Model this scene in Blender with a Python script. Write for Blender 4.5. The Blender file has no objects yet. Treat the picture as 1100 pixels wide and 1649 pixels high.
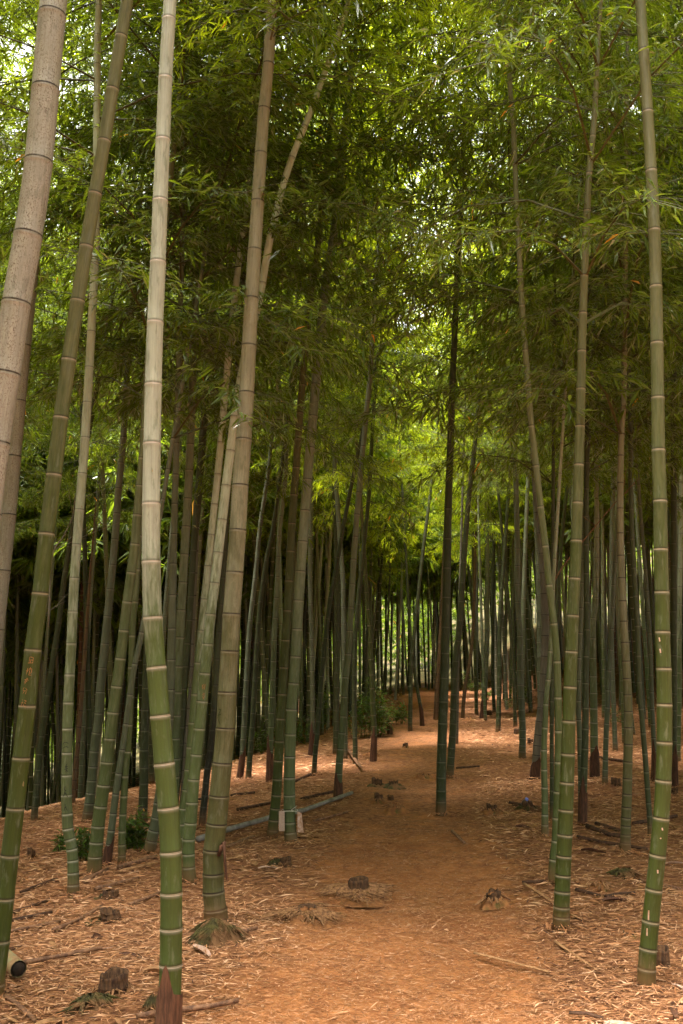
import bpy, math, random
import numpy as np
from mathutils import Vector, Matrix

PI = math.pi
sc = bpy.context.scene
COL = sc.collection
rnd = random.Random(7)
nr = np.random.RandomState(11)

# ------------------------------------------------------------------ camera
W, H = 1100.0, 1649.0
FPX = 1603.0
PITCH = math.radians(8.0)
EYE = 1.6
CP, SP = math.cos(PITCH), math.sin(PITCH)
cam_d = bpy.data.cameras.new('camera')
cam_d.sensor_fit = 'VERTICAL'
cam_d.sensor_height = 36.0
cam_d.lens = FPX / H * 36.0
cam_d.clip_start = 0.05
cam_d.clip_end = 800
cam = bpy.data.objects.new('camera', cam_d)
COL.objects.link(cam)
cam.location = (0, 0, EYE)
cam.rotation_euler = (PI / 2 + PITCH, 0, 0)
sc.camera = cam


def ray(px, py):
    """direction in the world of the sight line through a spot of the photo, scaled so that dy = 1"""
    r = (px - W / 2) / FPX
    u = -(py - H / 2) / FPX
    y = CP - u * SP
    z = SP + u * CP
    return r / y, z / y


# ------------------------------------------------------------------ terrain
def xpath(y):
    return np.interp(y, [0, 3, 6, 10, 15, 24, 38, 60, 200], [0.05, 0.15, 0.35, 0.7, 1.1, 2.0, 3.4, 5.2, 9])


def sp(x, k):
    return np.where(x / k > 20, x, k * np.log1p(np.exp(np.clip(x / k, -40, 20))))


def sstep(a, b, x):
    t = np.clip((x - a) / (b - a), 0, 1)
    return t * t * (3 - 2 * t)


def zg(x, y):
    x = np.asarray(x, float)
    y = np.asarray(y, float)
    xp = xpath(y)
    w = np.interp(y, [0, 6, 11.5, 18, 26, 40], [9, 7, 4.6, 2.6, 1.6, 1.6])
    drop = 0.30 * sp(xp - x - w, 0.5)
    drop = 13 * np.tanh(drop / 13)
    left = 0.045 * sp(xp - x - 0.9, 0.4)
    e2 = x - xp - 1.6
    rise = 0.105 * sp(y - 21, 3) * sstep(0, 5, e2)
    rise = 5 * np.tanh(rise / 5)
    n = 0.02 * np.sin(x * 1.7 + 0.6 * y) + 0.018 * np.sin(y * 2.3 - x * 0.9 + 1.0) + 0.012 * np.sin(x * 4.1 + 2) * np.sin(y * 3.7)
    far = 30 * sstep(85, 260, y)
    return rise - drop - left + n - 0.01 + far


ZOFF = float(zg(0.05, 0.0))


def gz(x, y):
    return zg(x, y) - ZOFF


def onground(px, py):
    """where the sight line through a spot of the photo meets the terrain"""
    rx, rz = ray(px, py)
    prev = 0.5
    y = 0.5
    while y < 160:
        if EYE + rz * y < gz(rx * y, y):
            a, b = prev, y
            for _ in range(20):
                m = (a + b) / 2
                if EYE + rz * m < gz(rx * m, m):
                    b = m
                else:
                    a = m
            return rx * b, b, float(gz(rx * b, b))
        prev = y
        y += 0.05 + y * 0.01
    return rx * 60, 60.0, float(gz(rx * 60, 60))


# ------------------------------------------------------------------ helpers
def mesh(name, V, F, mats, smooth=True, midx=None, attrs=None):
    """V (n,3); F list of arrays (m,k) with k 3 or 4"""
    V = np.asarray(V, np.float32)
    me = bpy.data.meshes.new(name)
    F = [np.asarray(f, np.int32) for f in F if len(f)]
    me.vertices.add(len(V))
    me.vertices.foreach_set('co', V.ravel())
    nl = sum(f.size for f in F)
    npol = sum(len(f) for f in F)
    me.loops.add(nl)
    me.polygons.add(npol)
    me.loops.foreach_set('vertex_index', np.concatenate([f.ravel() for f in F]))
    tot = np.concatenate([np.full(len(f), f.shape[1], np.int32) for f in F])
    st = np.concatenate([[0], np.cumsum(tot)[:-1]]).astype(np.int32)
    me.polygons.foreach_set('loop_start', st)
    try:
        me.polygons.foreach_set('loop_total', tot)
    except Exception:
        pass
    me.polygons.foreach_set('use_smooth', np.full(npol, smooth, bool))
    for m in (mats if isinstance(mats, (list, tuple)) else [mats]):
        me.materials.append(m)
    if midx is not None:
        me.polygons.foreach_set('material_index', np.asarray(midx, np.int32))
    for k, (dom, arr) in (attrs or {}).items():
        arr = np.asarray(arr, np.float32)
        ty = 'FLOAT_VECTOR' if arr.ndim == 2 else 'FLOAT'
        a = me.attributes.new(k, ty, dom)
        a.data.foreach_set('vector' if arr.ndim == 2 else 'value', arr.ravel())
    me.update(calc_edges=True)
    me.validate()
    return me


def link(name, me, parent=None, loc=None):
    o = bpy.data.objects.new(name, me)
    COL.objects.link(o)
    if parent is not None:
        o.parent = parent
    if loc is not None:
        o.location = loc
    return o


def empty(name, loc, rz=0.0):
    o = bpy.data.objects.new(name, None)
    o.empty_display_size = 0.2
    COL.objects.link(o)
    o.location = loc
    o.rotation_euler = (0, 0, rz)
    return o


def tag(o, label, cat, group=None, kind=None):
    if label:
        o['label'] = label
    if cat:
        o['category'] = cat
    if group:
        o['group'] = group
    if kind:
        o['kind'] = kind
    return o


class Geo:
    """collects tubes and sheets into one mesh"""

    def __init__(self):
        self.V, self.Q, self.T, self.n = [], [], [], 0

    def add(self, V, Q=None, T=None):
        V = np.asarray(V, float)
        if Q is not None and len(Q):
            self.Q.append(np.asarray(Q) + self.n)
        if T is not None and len(T):
            self.T.append(np.asarray(T) + self.n)
        self.V.append(V)
        self.n += len(V)

    def tube(self, P, R, k=8, cap=True):
        P = np.asarray(P, float)
        n = len(P)
        R = np.full(n, R) if np.isscalar(R) else np.asarray(R, float)
        T = np.gradient(P, axis=0)
        T /= np.linalg.norm(T, axis=1)[:, None] + 1e-9
        ref = np.array([0, 0, 1.0]) if abs(T[:, 2]).mean() < 0.8 else np.array([1.0, 0, 0])
        A = ref - (T @ ref)[:, None] * T
        A /= np.linalg.norm(A, axis=1)[:, None] + 1e-9
        B = np.cross(T, A)
        a = np.arange(k) / k * 2 * PI
        V = P[:, None, :] + R[:, None, None] * (np.cos(a)[None, :, None] * A[:, None, :] + np.sin(a)[None, :, None] * B[:, None, :])
        V = V.reshape(-1, 3)
        i = np.arange(n - 1)[:, None] * k
        j = np.arange(k)[None, :]
        jn = (j + 1) % k
        Q = np.stack([i + j, i + jn, i + k + jn, i + k + j], -1).reshape(-1, 4)
        T3 = None
        if cap:
            V = np.vstack([V, P[:1], P[-1:]])
            c0, c1 = n * k, n * k + 1
            jj = np.arange(k)
            T3 = np.vstack([np.stack([np.full(k, c0), (jj + 1) % k, jj], -1),
                            np.stack([np.full(k, c1), (n - 1) * k + jj, (n - 1) * k + (jj + 1) % k], -1)])
        self.add(V, Q, T3)

    def build(self, name, mats, smooth=True):
        F = []
        if self.Q:
            F.append(np.concatenate(self.Q))
        if self.T:
            F.append(np.concatenate(self.T))
        return mesh(name, np.concatenate(self.V), F, mats, smooth)


# ------------------------------------------------------------------ materials
class NT:
    def __init__(self, name):
        self.m = bpy.data.materials.new(name)
        self.m.use_nodes = True
        self.t = self.m.node_tree
        self.t.nodes.clear()
        self.out = self.t.nodes.new('ShaderNodeOutputMaterial')

    def n(self, ty, **kw):
        nd = self.t.nodes.new(ty)
        for k, v in kw.items():
            if k.startswith('_'):
                setattr(nd, k[1:], v)
            else:
                s = nd.inputs[k.replace('__', ' ')] if not k.isdigit() else nd.inputs[int(k)]
                if hasattr(v, 'node'):
                    self.t.links.new(v, s)
                else:
                    s.default_value = v
        return nd

    def math(self, op, a, b=0.0, c=None, clamp=False):
        nd = self.t.nodes.new('ShaderNodeMath')
        nd.operation = op
        nd.use_clamp = clamp
        for i, v in enumerate([a, b] + ([c] if c is not None else [])):
            if hasattr(v, 'node'):
                self.t.links.new(v, nd.inputs[i])
            else:
                nd.inputs[i].default_value = v
        return nd.outputs[0]

    def mix(self, f, a, b, mode='MIX'):
        nd = self.t.nodes.new('ShaderNodeMix')
        nd.data_type = 'RGBA'
        nd.blend_type = mode
        nd.clamp_factor = True
        for s, v in ((nd.inputs[0], f), (nd.inputs[6], a), (nd.inputs[7], b)):
            if hasattr(v, 'node'):
                self.t.links.new(v, s)
            else:
                s.default_value = (*v, 1) if isinstance(v, tuple) and len(v) == 3 else v
        return nd.outputs[2]

    def ss(self, x, a, b):
        nd = self.t.nodes.new('ShaderNodeMapRange')
        nd.interpolation_type = 'SMOOTHSTEP'
        self.t.links.new(x, nd.inputs[0])
        nd.inputs[1].default_value = a
        nd.inputs[2].default_value = b
        return nd.outputs[0]

    def noise(self, vec, scale, detail=3.0, rough=0.55, stretch=None):
        if stretch:
            mp = self.n('ShaderNodeVectorMath', _operation='MULTIPLY')
            self.t.links.new(vec, mp.inputs[0])
            mp.inputs[1].default_value = stretch
            vec = mp.outputs[0]
        return self.n('ShaderNodeTexNoise', Vector=vec, Scale=scale, Detail=detail, Roughness=rough).outputs[0]

    def finish(self, shader):
        self.t.links.new(shader, self.out.inputs[0])
        return self.m


def principled(nt, col, rough=0.6, bump=None, bstr=0.3, bdist=0.01, spec=0.4):
    p = nt.n('ShaderNodeBsdfPrincipled', Roughness=rough)
    if hasattr(col, 'node'):
        nt.t.links.new(col, p.inputs['Base Color'])
    else:
        p.inputs['Base Color'].default_value = (*col, 1)
    p.inputs['Specular IOR Level'].default_value = spec
    if bump is not None:
        b = nt.n('ShaderNodeBump', Height=bump, Strength=bstr, Distance=bdist)
        nt.t.links.new(b.outputs[0], p.inputs['Normal'])
    return p.outputs[0]


def culm_mat(name, lo, hi, h0, h1, powder=0.5, nodec=(0.36, 0.29, 0.24), dark=0.6, speck=0.0, moss=0.35, rough=0.5, mossc=(0.05, 0.07, 0.012), earth=0.16):
    nt = NT(name)
    cyl = nt.n('ShaderNodeAttribute', _attribute_name='cyl').outputs['Vector']
    nd = nt.n('ShaderNodeAttribute', _attribute_name='nd').outputs['Vector']
    sx = nt.n('ShaderNodeSeparateXYZ', Vector=nd)
    above, below, hh = sx.outputs[0], sx.outputs[1], sx.outputs[2]
    inf = nt.n('ShaderNodeObjectInfo').outputs['Random']
    off = nt.n('ShaderNodeVectorMath', _operation='ADD')
    nt.t.links.new(cyl, off.inputs[0])
    cmb = nt.n('ShaderNodeCombineXYZ', X=nt.math('MULTIPLY', inf, 37.0), Y=nt.math('MULTIPLY', inf, 91.0), Z=nt.math('MULTIPLY', inf, 53.0))
    nt.t.links.new(cmb.outputs[0], off.inputs[1])
    v = off.outputs[0]
    big = nt.noise(v, 3.0, 3, 0.6, (6, 6, 1.0))
    med = nt.noise(v, 14.0, 4, 0.65, (2.2, 2.2, 0.6))
    streak = nt.noise(v, 90.0, 2, 0.6, (2.0, 2.0, 0.035))
    fine = nt.noise(v, 260.0, 2, 0.7)
    # tone along the culm, with ragged edges of the waxy bloom
    hn = nt.math('ADD', nt.math('ADD', hh, nt.math('MULTIPLY', nt.math('SUBTRACT', big, 0.5), (h1 - h0) * 1.3)), nt.math('MULTIPLY', nt.math('SUBTRACT', med, 0.5), (h1 - h0) * 1.9))
    f = nt.ss(hn, h0, h1)
    c = nt.mix(f, lo, hi)
    # patches where the bloom is rubbed off / mossy film
    c = nt.mix(nt.math('MULTIPLY', nt.ss(med, 0.52, 0.66), moss), c, mossc)
    c = nt.mix(nt.math('MULTIPLY', nt.ss(med, 0.47, 0.30), 0.30), c, (0.30, 0.27, 0.22))
    gr = nt.noise(v, 7.0, 5, 0.7, (3.5, 3.5, 0.5))
    c = nt.mix(0.7, c, nt.mix(gr, (0.18, 0.18, 0.18), (0.80, 0.80, 0.80)), 'OVERLAY')
    # streaks
    c = nt.mix(0.75, c, nt.mix(streak, (0.25, 0.25, 0.25), (0.75, 0.75, 0.75)), 'OVERLAY')
    c = nt.mix(0.35, c, nt.mix(fine, (0.30, 0.30, 0.30), (0.70, 0.70, 0.70)), 'OVERLAY')
    if speck:
        sk = nt.noise(v, 190.0, 4, 0.75, (1, 1, 0.55))
        c = nt.mix(nt.math('MULTIPLY', nt.ss(sk, 0.50, 0.62), nt.math('MULTIPLY', nt.ss(gr, 0.30, 0.60), speck)), c, (0.11, 0.05, 0.028))
    # pale scars and pits
    pit = nt.noise(v, 38.0, 2, 0.5, (1, 1, 0.5))
    c = nt.mix(nt.math('MULTIPLY', nt.ss(pit, 0.76, 0.79), 0.8), c, (0.36, 0.24, 0.13))
    # per-plant tint
    c = nt.mix(nt.math('MULTIPLY', inf, 0.2), c, (0.17, 0.15, 0.085))
    # powder ring under a node
    pw = nt.math('MULTIPLY', nt.ss(below, 0.020, 0.0), powder * 0.7)
    pw = nt.math('MULTIPLY', pw, nt.math('ADD', 0.55, med))
    c = nt.mix(pw, c, (0.40, 0.36, 0.31))
    # node scar
    d = nt.math('MINIMUM', above, below)
    ring = nt.ss(d, 0.0055, 0.0016)
    c = nt.mix(nt.math('MULTIPLY', ring, nt.math('ADD', -0.1, nt.math('MULTIPLY', nt.math('ADD', gr, med), 0.9), clamp=True)), c, tuple(q * 0.85 for q in nodec))
    ln = nt.math('MULTIPLY', nt.ss(above, 0.016, 0.008), nt.math('MULTIPLY', gr, dark * 1.9), clamp=True)
    ln = nt.math('MULTIPLY', ln, nt.math('SUBTRACT', 1.0, ring))
    c = nt.mix(ln, c, (0.035, 0.022, 0.015))
    # earth splash at the foot
    c = nt.mix(nt.math('MULTIPLY', nt.ss(nt.math('ADD', hh, nt.math('MULTIPLY', med, 0.12)), earth + 0.10, 0.04), 0.85), c, (0.22, 0.10, 0.045))
    c = nt.mix(1.0, c, (0.61, 0.67, 0.61), 'MULTIPLY')
    s = principled(nt, c, rough, nt.math('ADD', fine, streak), 0.12, 0.002, 0.2)
    return nt.finish(s)


CM = {
    'fresh': culm_mat('waxy_fresh_culm', (0.056, 0.080, 0.012), (0.385, 0.368, 0.305), 1.6, 2.2, 0.75, (0.50, 0.33, 0.26), 0.45, moss=0.4),
    'grey': culm_mat('grey_green_culm', (0.095, 0.122, 0.048), (0.275, 0.290, 0.215), 0.9, 3.2, 0.55, (0.42, 0.34, 0.28), 0.75),
    'pale': culm_mat('pale_waxy_culm', (0.115, 0.135, 0.055), (0.47, 0.465, 0.37), 1.1, 3.4, 0.6, (0.50, 0.41, 0.34), 0.55, moss=0.22),
    'bleached': culm_mat('bleached_culm', (0.115, 0.140, 0.050), (0.60, 0.60, 0.51), 1.3, 3.0, 0.55, (0.46, 0.36, 0.28), 0.55, moss=0.22),
    'tan': culm_mat('aged_tan_culm', (0.100, 0.088, 0.030), (0.29, 0.245, 0.17), 0.8, 3.2, 0.25, (0.23, 0.15, 0.09), 0.95, speck=0.25, moss=0.35),
    'speck': culm_mat('speckled_old_culm', (0.22, 0.185, 0.15), (0.37, 0.325, 0.285), 0.5, 2.0, 0.2, (0.27, 0.20, 0.14), 0.98, speck=0.8, moss=0.5, mossc=(0.20, 0.175, 0.14)),
    'olive': culm_mat('olive_culm', (0.058, 0.070, 0.010), (0.165, 0.150, 0.072), 1.6, 4.2, 0.40, (0.44, 0.29, 0.20), 0.65, moss=0.30),
    'green': culm_mat('green_culm', (0.070, 0.092, 0.022), (0.23, 0.225, 0.13), 1.0, 4.0, 0.55, (0.46, 0.36, 0.27), 0.6),
    'dark': culm_mat('dark_culm', (0.040, 0.050, 0.018), (0.085, 0.090, 0.052), 1.0, 5.0, 0.22, (0.22, 0.19, 0.14), 0.6),
    'slate': culm_mat('slate_culm', (0.100, 0.112, 0.068), (0.22, 0.225, 0.18), 0.6, 3.5, 0.45, (0.36, 0.31, 0.27), 0.8),
    'mauve': culm_mat('mauve_dead_culm', (0.15, 0.115, 0.095), (0.20, 0.165, 0.145), 0.5, 3.0, 0.15, (0.10, 0.08, 0.06), 0.95, moss=0.2),
    'brown': culm_mat('brown_dead_culm', (0.16, 0.075, 0.040), (0.20, 0.11, 0.06), 0.4, 2.0, 0.1, (0.12, 0.06, 0.035), 0.8, moss=0.1),
    'char': culm_mat('charred_culm', (0.012, 0.010, 0.008), (0.07, 0.075, 0.04), 0.8, 1.4, 0.2, (0.10, 0.09, 0.07), 0.5, moss=0.1),
}


def simple_mat(name, a, b, scale=20.0, rough=0.85, stretch=None, c=None, cthr=0.6, bstr=0.5, bdist=0.01):
    nt = NT(name)
    tc = nt.n('ShaderNodeTexCoord').outputs['Object']
    n1 = nt.noise(tc, scale, 5, 0.65, stretch)
    n2 = nt.noise(tc, scale * 0.3, 3, 0.6)
    col = nt.mix(nt.ss(n1, 0.33, 0.68), a, b)
    if c:
        col = nt.mix(nt.ss(n2, cthr - 0.06, cthr + 0.08), col, c)
    return nt.finish(principled(nt, col, rough, n1, bstr, bdist, 0.25))


M_SHEATH = simple_mat('sheath_brown', (0.045, 0.019, 0.010), (0.120, 0.052, 0.026), 26, 0.75, (3, 3, 0.4))
M_SHEATHD = simple_mat('sheath_dark', (0.030, 0.014, 0.008), (0.085, 0.036, 0.018), 26, 0.85, (3, 3, 0.4))
M_STUMP = simple_mat('stump_wood', (0.028, 0.014, 0.008), (0.115, 0.056, 0.024), 32, 0.9, (2, 2, 0.5))
M_ROOT = simple_mat('root_fibre', (0.13, 0.062, 0.028), (0.34, 0.17, 0.075), 40, 0.9)
M_MOSS = simple_mat('mossy_roots', (0.030, 0.025, 0.009), (0.078, 0.066, 0.018), 22, 0.95, None, (0.14, 0.070, 0.030), 0.50)
M_EARTH = simple_mat('heaped_earth', (0.17, 0.068, 0.025), (0.31, 0.13, 0.045), 18, 0.95, None, (0.075, 0.062, 0.016), 0.62)
M_CANE = simple_mat('dead_cane', (0.085, 0.040, 0.022), (0.25, 0.125, 0.065), 30, 0.7, (1, 1, 1))
M_CANEG = simple_mat('weathered_cane', (0.125, 0.115, 0.100), (0.23, 0.21, 0.18), 14, 0.6, None, (0.085, 0.070, 0.048), 0.62, 0.2)
M_CANET = simple_mat('straw_cane', (0.20, 0.098, 0.042), (0.38, 0.20, 0.09), 30, 0.7)
M_CANED = simple_mat('rotten_cane', (0.030, 0.016, 0.010), (0.095, 0.045, 0.024), 26, 0.9)
M_CANEP = simple_mat('cut_cane', (0.22, 0.125, 0.06), (0.32, 0.20, 0.10), 18, 0.6, None, (0.22, 0.21, 0.11), 0.56, 0.2)
M_MOUTHSHADE = simple_mat('mouth_dark', (0.010, 0.007, 0.005), (0.030, 0.018, 0.010), 20, 0.95)  # near-black: the shade inside a cut cane put into colour
M_BOARD = simple_mat('pale_board', (0.44, 0.30, 0.25), (0.56, 0.40, 0.34), 120, 0.7, None, None, 0.6, 0.15, 0.002)
M_BOARDW = simple_mat('weathered_board', (0.30, 0.16, 0.09), (0.50, 0.35, 0.28), 30, 0.75, None, (0.24, 0.12, 0.06), 0.62, 0.15, 0.002)
M_WIRE = simple_mat('pale_wire', (0.55, 0.52, 0.46), (0.70, 0.66, 0.60), 60, 0.4)
M_CARVE = simple_mat('carved_scar', (0.20, 0.080, 0.028), (0.40, 0.17, 0.07), 200, 0.85)
M_INK = simple_mat('dark_scrawl', (0.018, 0.020, 0.014), (0.030, 0.032, 0.022), 200, 0.85)
M_MOSSMARK = simple_mat('green_scrawl', (0.030, 0.036, 0.006), (0.045, 0.050, 0.010), 200, 0.85)
M_BLUE = simple_mat('blue_plastic', (0.17, 0.20, 0.62), (0.24, 0.28, 0.72), 40, 0.4)
M_BOTTLE = simple_mat('dull_bottle', (0.06, 0.045, 0.04), (0.13, 0.09, 0.075), 60, 0.35)


def leaf_mat(name, refl, trans, yellow=0.02, gloss=0.10):
    nt = NT(name)
    g = nt.n('ShaderNodeNewGeometry')
    isl = g.outputs['Random Per Island']
    inf = nt.n('ShaderNodeObjectInfo').outputs['Random']
    k = nt.math('ADD', 0.72, nt.math('MULTIPLY', isl, 0.55))
    k2 = nt.math('ADD', 0.85, nt.math('MULTIPLY', inf, 0.3))
    k = nt.math('MULTIPLY', k, k2)
    isy = nt.math('GREATER_THAN', isl, 1.0 - yellow)

    def tint(c, yc):
        m = nt.n('ShaderNodeMix', _data_type='RGBA', _blend_type='MULTIPLY')
        m.inputs[0].default_value = 1.0
        m.inputs[6].default_value = (*c, 1)
        cc = nt.n('ShaderNodeCombineColor', Red=k, Green=k, Blue=k)
        nt.t.links.new(cc.outputs[0], m.inputs[7])
        return nt.mix(isy, m.outputs[2], yc)
    d = nt.n('ShaderNodeBsdfDiffuse', Color=tint(refl, (0.42, 0.20, 0.03)))
    t = nt.n('ShaderNodeBsdfTranslucent', Color=tint(trans, (0.45, 0.22, 0.02)))
    mx = nt.n('ShaderNodeAddShader')
    nt.t.links.new(d.outputs[0], mx.inputs[0])
    nt.t.links.new(t.outputs[0], mx.inputs[1])
    gl = nt.n('ShaderNodeBsdfGlossy', Roughness=0.42)
    gl.inputs['Color'].default_value = (0.9, 0.9, 0.9, 1)
    fr = nt.n('ShaderNodeFresnel', IOR=1.40)
    m2 = nt.n('ShaderNodeMixShader')
    nt.t.links.new(nt.math('MULTIPLY', fr.outputs[0], gloss * 10), m2.inputs[0])
    nt.t.links.new(mx.outputs[0], m2.inputs[1])
    nt.t.links.new(gl.outputs[0], m2.inputs[2])
    return nt.finish(m2.outputs[0])


M_LEAF_LIT = leaf_mat('lit_bamboo_leaf', (0.045, 0.085, 0.008), (0.410, 0.470, 0.009), 0.0015, 0.022)  # brighter leaf copy, the light on the canopy put into its colour
M_LEAF_SHADE = leaf_mat('shaded_bamboo_leaf', (0.024, 0.044, 0.005), (0.125, 0.165, 0.005), 0.0012, 0.026)  # darker copy of the same leaf, canopy shade put into its colour
M_FARLEAF = leaf_mat('far_bamboo_leaf', (0.022, 0.036, 0.006), (0.135, 0.190, 0.008), 0.002, 0.02)  # far copy darkened as well, its shade put into the colour
M_UNDER = leaf_mat('undergrowth_leaf', (0.028, 0.055, 0.008), (0.075, 0.125, 0.008), 0.01, 0.035)
M_TWIG = simple_mat('twig', (0.045, 0.050, 0.016), (0.085, 0.078, 0.030), 30, 0.7)


def ground_mat():
    nt = NT('forest_floor')
    tc = nt.n('ShaderNodeTexCoord').outputs['Object']
    pth = nt.n('ShaderNodeAttribute', _attribute_name='path').outputs['Fac']
    a = nt.noise(tc, 0.9, 4, 0.6)
    b = nt.noise(tc, 9.0, 5, 0.7)
    c = nt.noise(tc, 70.0, 4, 0.75)
    st = nt.noise(tc, 60.0, 3, 0.65, (0.28, 1.0, 1.0))
    peb = nt.noise(tc, 28.0, 3, 0.6)
    earth = nt.mix(nt.ss(b, 0.3, 0.7), (0.270, 0.098, 0.034), (0.430, 0.170, 0.060))
    earth = nt.mix(nt.math('MULTIPLY', nt.ss(c, 0.5, 0.7), 0.45), earth, (0.50, 0.255, 0.110))
    earth = nt.mix(nt.math('MULTIPLY', nt.ss(a, 0.52, 0.64), 0.5), earth, (0.215, 0.076, 0.028))
    earth = nt.mix(0.55, earth, nt.mix(peb, (0.12, 0.12, 0.12), (0.88, 0.88, 0.88)), 'OVERLAY')
    earth = nt.mix(nt.math('MULTIPLY', nt.ss(st, 0.56, 0.70), 0.5), earth, (0.50, 0.28, 0.13))
    duff = nt.mix(nt.ss(st, 0.36, 0.64), (0.105, 0.039, 0.018), (0.380, 0.175, 0.078))
    duff = nt.mix(nt.math('MULTIPLY', nt.ss(b, 0.5, 0.68), 0.5), duff, (0.20, 0.085, 0.036))
    a2 = nt.noise(tc, 2.6, 4, 0.65)
    m = nt.math('ADD', pth, nt.math('ADD', nt.math('MULTIPLY', nt.math('SUBTRACT', b, 0.5), 1.2), nt.math('MULTIPLY', nt.math('SUBTRACT', a2, 0.5), 1.6)))
    col = nt.mix(nt.ss(m, 0.25, 0.85), duff, earth)
    moss = nt.math('MULTIPLY', nt.ss(nt.noise(tc, 1.7, 4, 0.6), 0.66, 0.74), nt.math('SUBTRACT', 0.45, pth, clamp=True))
    col = nt.mix(moss, col, (0.15, 0.125, 0.028))
    cvr = nt.n('ShaderNodeAttribute', _attribute_name='shade_cover').outputs['Fac']
    col = nt.mix(nt.math('MULTIPLY', cvr, nt.ss(a2, 0.25, 0.45)), col, nt.mix(b, (0.020, 0.024, 0.008), (0.075, 0.060, 0.022)))  # dark undergrowth tone standing in for missing shade far off and left
    h = nt.math('ADD', nt.math('MULTIPLY', b, 0.6), nt.math('ADD', nt.math('MULTIPLY', c, 0.5), nt.math('ADD', nt.math('MULTIPLY', st, 0.5), nt.math('MULTIPLY', peb, 0.7))))
    return nt.finish(principled(nt, col, 0.95, h, 0.9, 0.035, 0.15))


def litter_mat():
    nt = NT('bamboo_litter')
    t = nt.n('ShaderNodeAttribute', _attribute_name='tone').outputs['Fac']
    r = nt.n('ShaderNodeValToRGB', Fac=t)
    cr = r.color_ramp
    cr.elements[0].position = 0.0
    cr.elements[0].color = (0.070, 0.028, 0.014, 1)
    cr.elements[1].position = 1.0
    cr.elements[1].color = (0.62, 0.36, 0.21, 1)
    for p, c in ((0.22, (0.19, 0.080, 0.032, 1)), (0.5, (0.34, 0.138, 0.054, 1)), (0.78, (0.50, 0.25, 0.118, 1))):
        e = cr.elements.new(p)
        e.color = c
    return nt.finish(principled(nt, r.outputs[0], 0.75, spec=0.3))


M_GROUND = ground_mat()
M_LITTER = litter_mat()


# ------------------------------------------------------------------ ground
def build_ground():
    ys = np.concatenate([np.arange(-14, 14, 0.11), np.arange(14, 30, 0.25), np.arange(30, 70, 0.8), np.arange(70, 420, 12)])
    xs = np.concatenate([np.arange(-300, -40, 12), np.arange(-40, -8, 0.8), np.arange(-8, 8, 0.11), np.arange(8, 40, 0.8), np.arange(40, 301, 12)])
    X, Y = np.meshgrid(xs, ys)
    Z = gz(X, Y)
    Z = Z + 0.012 * np.sin(7.3 * X + 1.3 * np.sin(5 * Y)) * np.sin(6.1 * Y + 2 * np.sin(3 * X))
    hw = np.interp(Y, [0, 4, 10, 24, 40], [0.85, 0.75, 0.72, 0.85, 1.3])
    d = np.abs(X - xpath(Y) - 0.06 * np.sin(1.1 * Y))
    p = (1 - sstep(hw * 0.35, hw * 1.75, d)) * (1 - 0.62 * sstep(7.5, 11, Y) + 0.5 * sstep(26, 36, Y))
    Z = Z - 0.03 * p
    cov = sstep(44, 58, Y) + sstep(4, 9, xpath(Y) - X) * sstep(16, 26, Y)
    nx, ny = len(xs), len(ys)
    V = np.stack([X, Y, Z], -1).reshape(-1, 3)
    i = np.arange(ny - 1)[:, None] * nx
    j = np.arange(nx - 1)[None, :]
    Q = np.stack([i + j, i + j + 1, i + nx + j + 1, i + nx + j], -1).reshape(-1, 4)
    o = link('ground', mesh('ground', V, [Q], M_GROUND, True, None, {'path': ('POINT', p.ravel()), 'shade_cover': ('POINT', np.clip(cov, 0, 1).ravel())}))
    tag(o, 'orange earth floor of the grove with a trodden path', None, None, 'structure')
    o['label'] = 'orange earth floor of the grove with a trodden path'


build_ground()


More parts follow.
